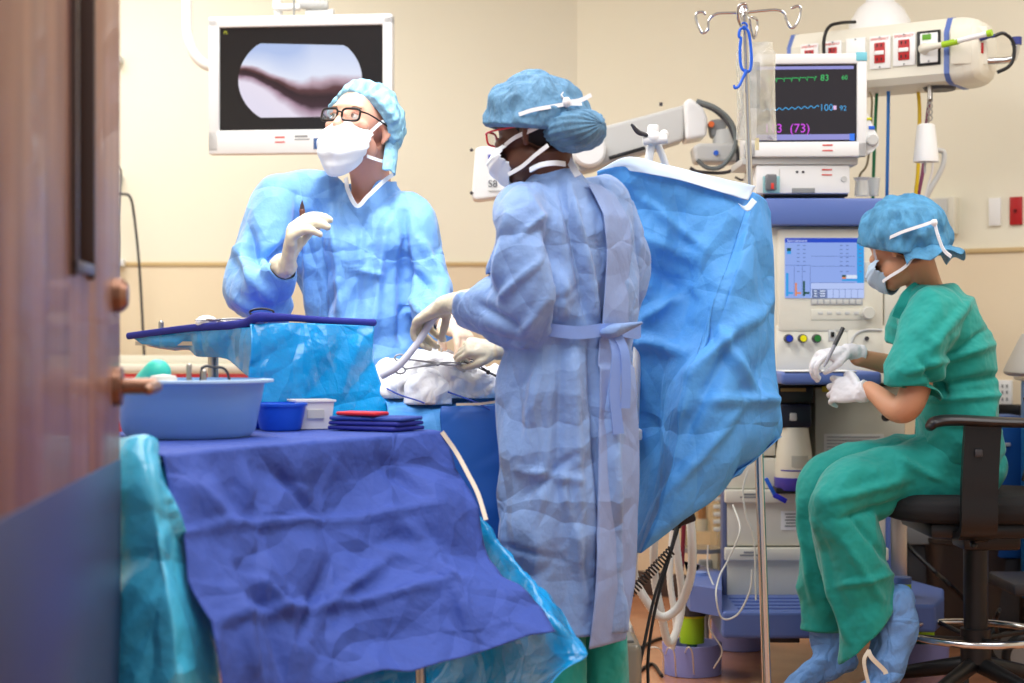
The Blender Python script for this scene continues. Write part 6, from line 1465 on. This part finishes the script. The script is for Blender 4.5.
obj('tie_tail', B().strap([kb + V((.01, -.004, -.01)), kb + V((.026, -.012, -.05)), kb + V((.03, -.012, -.12)), kb + V((.028, -.01, -.18))], .022, .003, (1, .3, 0), 24), mat('tie_blue', (128, 160, 226), .6), NU)
# trousers and shoe covers
def leg_tube(b, pts, rr, n=26, res=30, side=None): b.tube(pts, rr, n, res, side=side)
for s in (-1, 1):
    g = B(); h_ = V((N0.x + .02, 4.12, .90)) + ex_ * (.082 * s); leg_tube(g, [h_, h_ + V((0, 0, -.4)), h_ + V((.0, 0, -.84))], [.085, .08, .078])
    obj('trouser_leg', fuse(g, .009, 3, lambda p, n: .012 * ridge(p, 9, 9, 2, 5)), SCRUB, NU, angle=0)
    f_ = h_ + V((0, 0, -.86)); g = B(); g.tube([f_ + ey_ * .05, f_ - ey_ * .05 + V((0, 0, .0)), f_ - ey_ * .19], [(.045, .036), (.052, .036), (.045, .028)], 18, 16, side=ex_, caps='round')
    obj('shoe_cover', fuse(g, .008, 3, lambda p, n: .005 * noise.noise(p * 30)), mat('shoe_cover_blue', (110, 160, 224), .6, bump=.9, bscale=14, bdist=.05, kind='crumple'), NU, angle=0)
hand('gloved_hand', NU, GLOVE, P(444, 304, 4.22), P(424, 316, 4.27) - P(444, 303, 4.22), V((.25, .3, -1)), False,
     [(50, 55, 25), (44, 55, 28), (40, 50, 28), (38, 46, 26)], cuff=P(484, 305, 4.10), thumb=((.026, .02, -.008), (.040, .05, -.03), (.034, .074, -.052), (.02, .088, -.07)), cuffr=.042, sc=1.0)
hand('gloved_hand', NU, GLOVE, P(498, 350, 4.30), P(470, 347, 4.30) - P(498, 350, 4.30), V((-.1, .6, -.7)), True,
     [(40, 60, 40), (46, 62, 40), (50, 62, 40), (52, 60, 40)], cuff=P(516, 346, 4.32), cuffr=.034, sc=.84)

# ================================================================== seated nurse in green scrubs
Q0 = V((P(952, 0, 5.0).x, 5.0, 0))
SE = thing('person', 'seated nurse in green scrubs and blue cap writing at the anesthesia machine', 'person', Q0)
ysd = -100
Hd = headM(P(903, 247, 4.96), -138, 18, 2)
neck = P(925, 288, 5.0)
dsL, dsR = P(932, 318, 4.84), P(914, 312, 5.16)
deL, dwL = P(907, 407, 4.80), P(869, 389, 4.93)
deR, dwR = P(914, 364, 5.16), P(858, 358, 5.06)
hipc = P(958, 462, 5.0)
knL, knR = P(837, 503, 4.87), P(823, 484, 5.08)
anL, anR = P(884, 618, 4.88), P(825, 628, 5.08)
b = B(); head_shapes(b, Hd, .95)
b.tube([Hd @ V((0, .03, -.03)), neck, P(932, 312, 5.0)], [.05, .052, .07], 20, 10)
loft(b, [(hipc, .13, .10), (P(958, 420, 5.0), .12, .085), (P(944, 350, 5.0), .14, .09), (P(932, 312, 5.0), .11, .07)], ysd)
b.tube([dsL, deL, dwL], [.044, .041, .024], 18, 24, caps='round')
b.tube([dsR, deR, dwR], [.042, .037, .025], 18, 20, caps='round')
for k_, a_, s in ((knL, anL, -1), (knR, anR, 1)):
    b.tube([hipc + V((-.02, s * .08, -.0)), k_, a_], [.055, .042, .032], 18, 24, caps='round')
obj('body', fuse(b, .0045, 3), SK3, SE, angle=0)
hair = B(); R_ = Hd.to_3x3(); hair.ball(Hd @ V((0, .024, .040)), (.078, .092, .080), 28, 18, R_); hair.ball(Hd @ V((0, .07, -.0)), (.06, .045, .05), 24, 14, R_)
obj('hair', fuse(hair, .006, 3), mat('hair_brown', (40, 30, 28), .8), SE, angle=0)
CS = capmat('cap_bright_blue', (92, 164, 208), .74)
cap(Hd, SE, CS, rx=.120, ry=.128, rz=.112, c=(0, .016, .026), tilt=28, lo=116, seed=9, puff=1.5)
def tail(u, v):
    a = u * 2 - 1
    return Hd @ V((.062 * a * (1 - .3 * v), .120 + .050 * v + .012 * noise.noise(V((u * 5, v * 4, 1))), .0 - .035 * v - .012 * sin(a * 7) * v + .015 * a * a))
obj('cap_frill', B().grid(lambda u, v: Hd @ (V((.0, .055, -.062)) + V(((.082 + .02 * v) * cos(pi * (u * 1.1 - .05)), (.045 + .052 * v) * sin(pi * (u * 1.1 - .05)) + .02 * v, .045 - .06 * v + .008 * sin(u * 22) * v + .01 * noise.noise(V((u * 6, v * 3, 4)))))), 70, 20), CS, SE, angle=0, solid=.0015, label='frilled lower edge of the cap')
mask(Hd, SE, mat('mask_pale_blue', (190, 214, 236), .7), ties=False)
Lx = lambda x, y, z: Hd @ V((x, y, z)); Rl = Hd.to_3x3()
obj('mask_tie', B().strap([Lx(.060, -.060, -.022), Lx(.072, -.05, .006), Lx(.084, -.03, .03)], .007, .0015, Rl @ V((0, 1, .6)), 16), TIE, SE)
obj('mask_tie', B().strap([Lx(.06, -.06, -.085), Lx(.074, -.02, -.082), Lx(.074, .04, -.072), Lx(.07, .08, -.045)], .009, .0015, Rl @ V((0, .2, 1)), 24), TIE, SE)
obj('mask_tie', B().strap([Lx(.126, .045, .010), Lx(.118, .09, .012), Lx(.085, .138, .014), Lx(.055, .166, .018)], .009, .0015, Rl @ V((0, 0, 1)), 24), TIE, SE)
obj('tie_tail', B().strap([Lx(.058, .158, .014), Lx(.066, .162, -.03), Lx(.066, .166, -.07), Lx(.07, .185, -.098)], .011, .002, Rl @ V((.3, 1, 0)), 20), TIE, SE)
obj('tie_knot', B().ball(Lx(.060, .158, .014), .010), TIE, SE)
# tunic
g = B()
loft(g, [(hipc + V((-.005, 0, -.005)), .19, .125), (P(960, 435, 5.0), .18, .12), (P(956, 395, 5.0), .175, .118), (P(949, 350, 5.0), .185, .125), (P(942, 322, 5.0), .18, .118), (P(937, 302, 5.0), .15, .098), (P(932, 286, 5.0), .085, .072)], ysd)
g.tube([P(938, 320, 4.93), dsL, P(918, 360, 4.80), P(910, 392, 4.80)], [.075, .079, .080, .082], 22, 26, caps='flat')
g.tube([P(924, 316, 5.08), dsR, P(908, 345, 5.18)], [.07, .07, .070], 22, 20, caps='flat')
ecr = [(P(905, 375, 4.72), P(990, 345, 4.88), .010, .014), (P(915, 390, 4.75), P(1000, 375, 4.88), .010, -.014), (P(925, 400, 4.8), P(1000, 395, 4.88), .009, .012), (P(930, 350, 4.72), P(970, 300, 4.88), .012, .012), (P(920, 360, 4.74), P(948, 395, 4.8), .010, -.018), (P(930, 420, 4.82), P(1000, 430, 4.88), .010, .010), (P(925, 375, 4.74), P(985, 330, 4.86), .008, -.010)]
def edisp(p, n):
    d = .014 * ridge(p, 6, 6, 9, 4) + .006 * noise.noise(p * 16)
    for c in ecr: d += seg_ridge(p, *c)
    return d
armdir = (deL - dsL).normalized()
def ecut(p):
    q = p - deL
    if p.y < 4.9 and q.dot(armdir) > -.055 and p.x < P(946, 0, 4.8).x and p.z < P(0, 380, 4.8).z + (p.x - P(880, 0, 4.8).x) * -.1: return q.dot(armdir) + q.x * .25 > -.045 and (q - armdir * q.dot(armdir)).length < .095 and p.x < P(938, 0, 4.8).x
    return p.z > P(0, 283, 5.0).z + .0
obj('scrub_top', fuse(g, .0075, 4, edisp, ecut), SCRUB, SE, angle=0, solid=.002)
obj('scrub_collar', B().strap([P(897, 318, 4.93), P(903, 303, 4.92), P(912, 290, 4.93), P(926, 284, 4.95), P(940, 288, 4.98)], .030, .004, [V((.8, -.3, -.3)), V((.8, -.3, -.3)), V((.3, -.5, -.8)), V((0, -.3, -1)), V((0, 0, -1))], 30), SCRUB, SE)
obj('lanyard', B().strap([P(903, 297, 4.965), P(911, 288, 4.955), P(920, 280, 4.955), P(930, 277, 4.97)], .012, .002, (0, -.3, 1), 20), mat('lanyard_navy', (30, 50, 90), .6), SE)
# trousers
g = B()
g.ball(hipc + V((-.01, 0, -.02)), (.14, .19, .12), 30, 20)
g.tube([hipc + V((-.0, -.085, -.01)), hipc.lerp(knL, .55) + V((0, 0, .01)), knL + V((.012, 0, .008)), knL.lerp(anL, .35) + V((-.006, 0, 0)), P(866, 612, 4.88), P(872, 668, 4.88)], [(.105, .105), (.094, .10), (.086, .088), (.090, .09), (.082, .084), (.082, .084)], 26, 60, side=(0, 1, 0))
g.tube([hipc + V((-.0, .085, -.01)), hipc.lerp(knR, .55) + V((0, 0, .01)), knR + V((.012, 0, .008)), knR.lerp(anR, .45) + V((0, 0, 0)), P(822, 634, 5.08)], [(.105, .105), (.088, .092), (.074, .076), (.070, .074), (.062, .07)], 26, 60, side=(0, 1, 0))
pcr = [(P(834, 500, 4.78), P(905, 480, 4.78), .012, .012), (P(840, 520, 4.78), P(900, 500, 4.78), .010, -.012), (P(812, 520, 4.8), P(850, 640, 4.78), .010, .012), (P(845, 540, 4.78), P(880, 600, 4.78), .010, .010), (P(850, 515, 4.78), P(885, 560, 4.78), .010, -.012), (P(840, 585, 4.78), P(890, 575, 4.78), .009, .010), (P(800, 500, 5.0), P(812, 600, 5.0), .010, .010), (P(900, 460, 4.8), P(940, 480, 4.8), .010, .012)]
def pdisp(p, n):
    d = .016 * ridge(p, 7, 7, 5, 14) + .006 * noise.noise(p * 15)
    for c in pcr: d += seg_ridge(p, *c)
    return d
hn = (P(898, 604, 4.88) - P(850, 655, 4.88)); hn.y = 0; hn = V((-hn.z, 0, hn.x)).normalized()
hn = hn if hn.z < 0 else -hn
def pcut(p): return (p.y < 4.975 and (p - P(874, 628, 4.88)).dot(hn) > 0 and p.z < .5) or (p.y >= 4.975 and p.z < P(0, 632, 5.05).z)
obj('scrub_trousers', fuse(g, .0075, 4, pdisp, pcut), SCRUB, SE, angle=0, solid=.002)
SHC = mat('shoe_cover_blue', (110, 160, 224), .6, bump=.9, bscale=14, bdist=.05, kind='crumple')
g = B(); g.tube([P(897, 600, 4.88), P(898, 622, 4.88), P(892, 645, 4.88), P(885, 668, 4.87)], [(.05, .055), (.052, .06), (.052, .062), (.05, .06)], 20, 20, side=(0, 1, 0), caps='round')
g.tube([P(896, 648, 4.88), P(888, 672, 4.87), P(868, 692, 4.85), P(855, 700, 4.84)], [(.045, .05), (.048, .045), (.045, .035), (.038, .026)], 20, 16, side=(0, 1, 0), caps='round')
obj('shoe_cover', fuse(g, .007, 3, lambda p, n: .014 * crumple(p, 12, 4) + .004 * noise.noise(p * 30)), SHC, SE, angle=0)
g = B(); g.tube([P(826, 622, 5.08), P(830, 645, 5.08), P(832, 664, 5.07)], [(.044, .05), (.046, .056), (.045, .05)], 20, 14, side=(0, 1, 0), caps='round')
g.tube([P(846, 660, 5.07), P(820, 668, 5.07), P(798, 684, 5.06), P(788, 694, 5.05)], [(.042, .045), (.046, .045), (.044, .034), (.036, .026)], 20, 16, side=(0, 1, 0), caps='round')
obj('shoe_cover', fuse(g, .007, 3, lambda p, n: .014 * crumple(p, 12, 8) + .004 * noise.noise(p * 30)), SHC, SE, angle=0)
obj('shoe_tie', B().strap([P(868, 650, 4.79), P(872, 658, 4.785), P(884, 670, 4.79), P(886, 674, 4.79)], .013, .002, (1, 0, .5), 14), mat('tie_cream', (232, 226, 208), .7), SE)
obj('shoe_tie', B().strap([P(869, 650, 4.79), P(864, 662, 4.785), P(870, 690, 4.79)], .010, .002, (1, 0, 0), 14), mat('tie_cream', (232, 226, 208), .7), SE)
# hands
pe0, pe1 = P(824, 367, 4.95), P(843, 328, 4.99)
hand('gloved_hand', SE, GLOVEW, P(848, 351, 5.05), P(820, 353, 5.03) - P(848, 349, 5.05), V((-.2, .1, -1)), True,
     [(30, 50, 30), (36, 55, 32), (44, 58, 34), (48, 58, 34)], cuff=P(861, 355, 5.07), thumb=((.028, .02, -.006), (.044, .048, -.022), (.038, .075, -.040), (.026, .092, -.052)), cuffr=.031, sc=.95)
hand('gloved_hand', SE, GLOVEW, P(862, 393, 4.945), V((-.62, .62, .10)), V((.55, .75, -.35)), False,
     [(24, 30, 20), (28, 34, 22), (34, 36, 22), (38, 38, 22)], cuff=P(868, 389, 4.93), thumb=((.02, .02, .004), (.044, .045, .004), (.052, .066, -.004), (.05, .082, -.014)), cuffr=.031, sc=1.0)
obj('wristwatch', B().tube([deR.lerp(dwR, .35) + V((.004 * 0, .034 * cos(a), .034 * sin(a))) for a in [2 * pi * k / 24 for k in range(24)]], (.005), 8, closed=True), BLACK, SE, label='dark wristband on the right forearm')
pn = thing('pen', 'grey and black marker pen held by the seated nurse over the paper', 'pen', pe0)
obj('pen_body', B().tube([pe0, pe0.lerp(pe1, .1), pe0.lerp(pe1, .58)], [.002, .005, .0055], 12), mat('pen_grey', (150, 150, 160), .35), pn)
obj('pen_cap', B().tube([pe0.lerp(pe1, .55), pe1], [.0065, .0065], 14), DGREY, pn)
# ------------------------------------------------------------------ lights, ambient fill, camera
def area(name, loc, size, power, col=(1, 1, 1), rot=(0, 0, 0), sy=None):
    l = bpy.data.lights.new(name, 'AREA'); l.energy = power; l.color = col; l.size = size
    if sy: l.shape = 'RECTANGLE'; l.size_y = sy
    o = bpy.data.objects.new(name, l); COL.objects.link(o); o.location = loc; o.rotation_euler = [rad(a) for a in rot]; return o
area('ceiling_light_near', (-.3, 2.6, 2.98), 1.2, 58, (.97, .985, 1), sy=1.8)
area('ceiling_light_middle', (-.6, 4.6, 2.98), 1.2, 40, (.97, .985, 1), sy=1.8)
area('ceiling_light_left', (-1.7, 6.2, 2.98), 1.2, 38, (.97, .985, 1), sy=1.2)
area('ceiling_light_right', (1.9, 4.2, 2.98), 1.2, 40, (.99, .99, 1), sy=1.8)
sp = bpy.data.lights.new('surgical_lamp', 'SPOT'); sp.energy = 115; sp.spot_size = rad(36); sp.spot_blend = .6; sp.shadow_soft_size = .2; sp.color = (1, 1, 1)
so_ = bpy.data.objects.new('surgical_lamp', sp); COL.objects.link(so_); so_.location = (-.35, 4.0, 2.75)
tgt = P(385, 270, 4.62); so_.rotation_euler = (tgt - V(so_.location)).to_track_quat('-Z', 'Y').to_euler()
w = bpy.data.worlds.new('ambient_fill'); bpy.context.scene.world = w; w.use_nodes = True  # even ambient light, added as soft fill through the room's open front
w.node_tree.nodes['Background'].inputs[0].default_value = (.93, .96, 1, 1); w.node_tree.nodes['Background'].inputs[1].default_value = .62
cd = bpy.data.cameras.new('camera'); cam = bpy.data.objects.new('camera', cd); COL.objects.link(cam)
cam.location = (0, 0, CAM_Z); cam.rotation_euler = (rad(90), 0, 0); cd.lens = 60; cd.sensor_width = 36; cd.clip_start = .05
cd.dof.use_dof = True; cd.dof.focus_distance = 4.6; cd.dof.aperture_fstop = 2.8
s = bpy.context.scene; s.camera = cam
s.view_settings.view_transform = 'Standard'; s.view_settings.look = 'None'; s.view_settings.gamma = 1; s.view_settings.use_curve_mapping = False; s.view_settings.exposure = 0.0
s.cycles.max_bounces = 8; s.cycles.transparent_max_bounces = 16
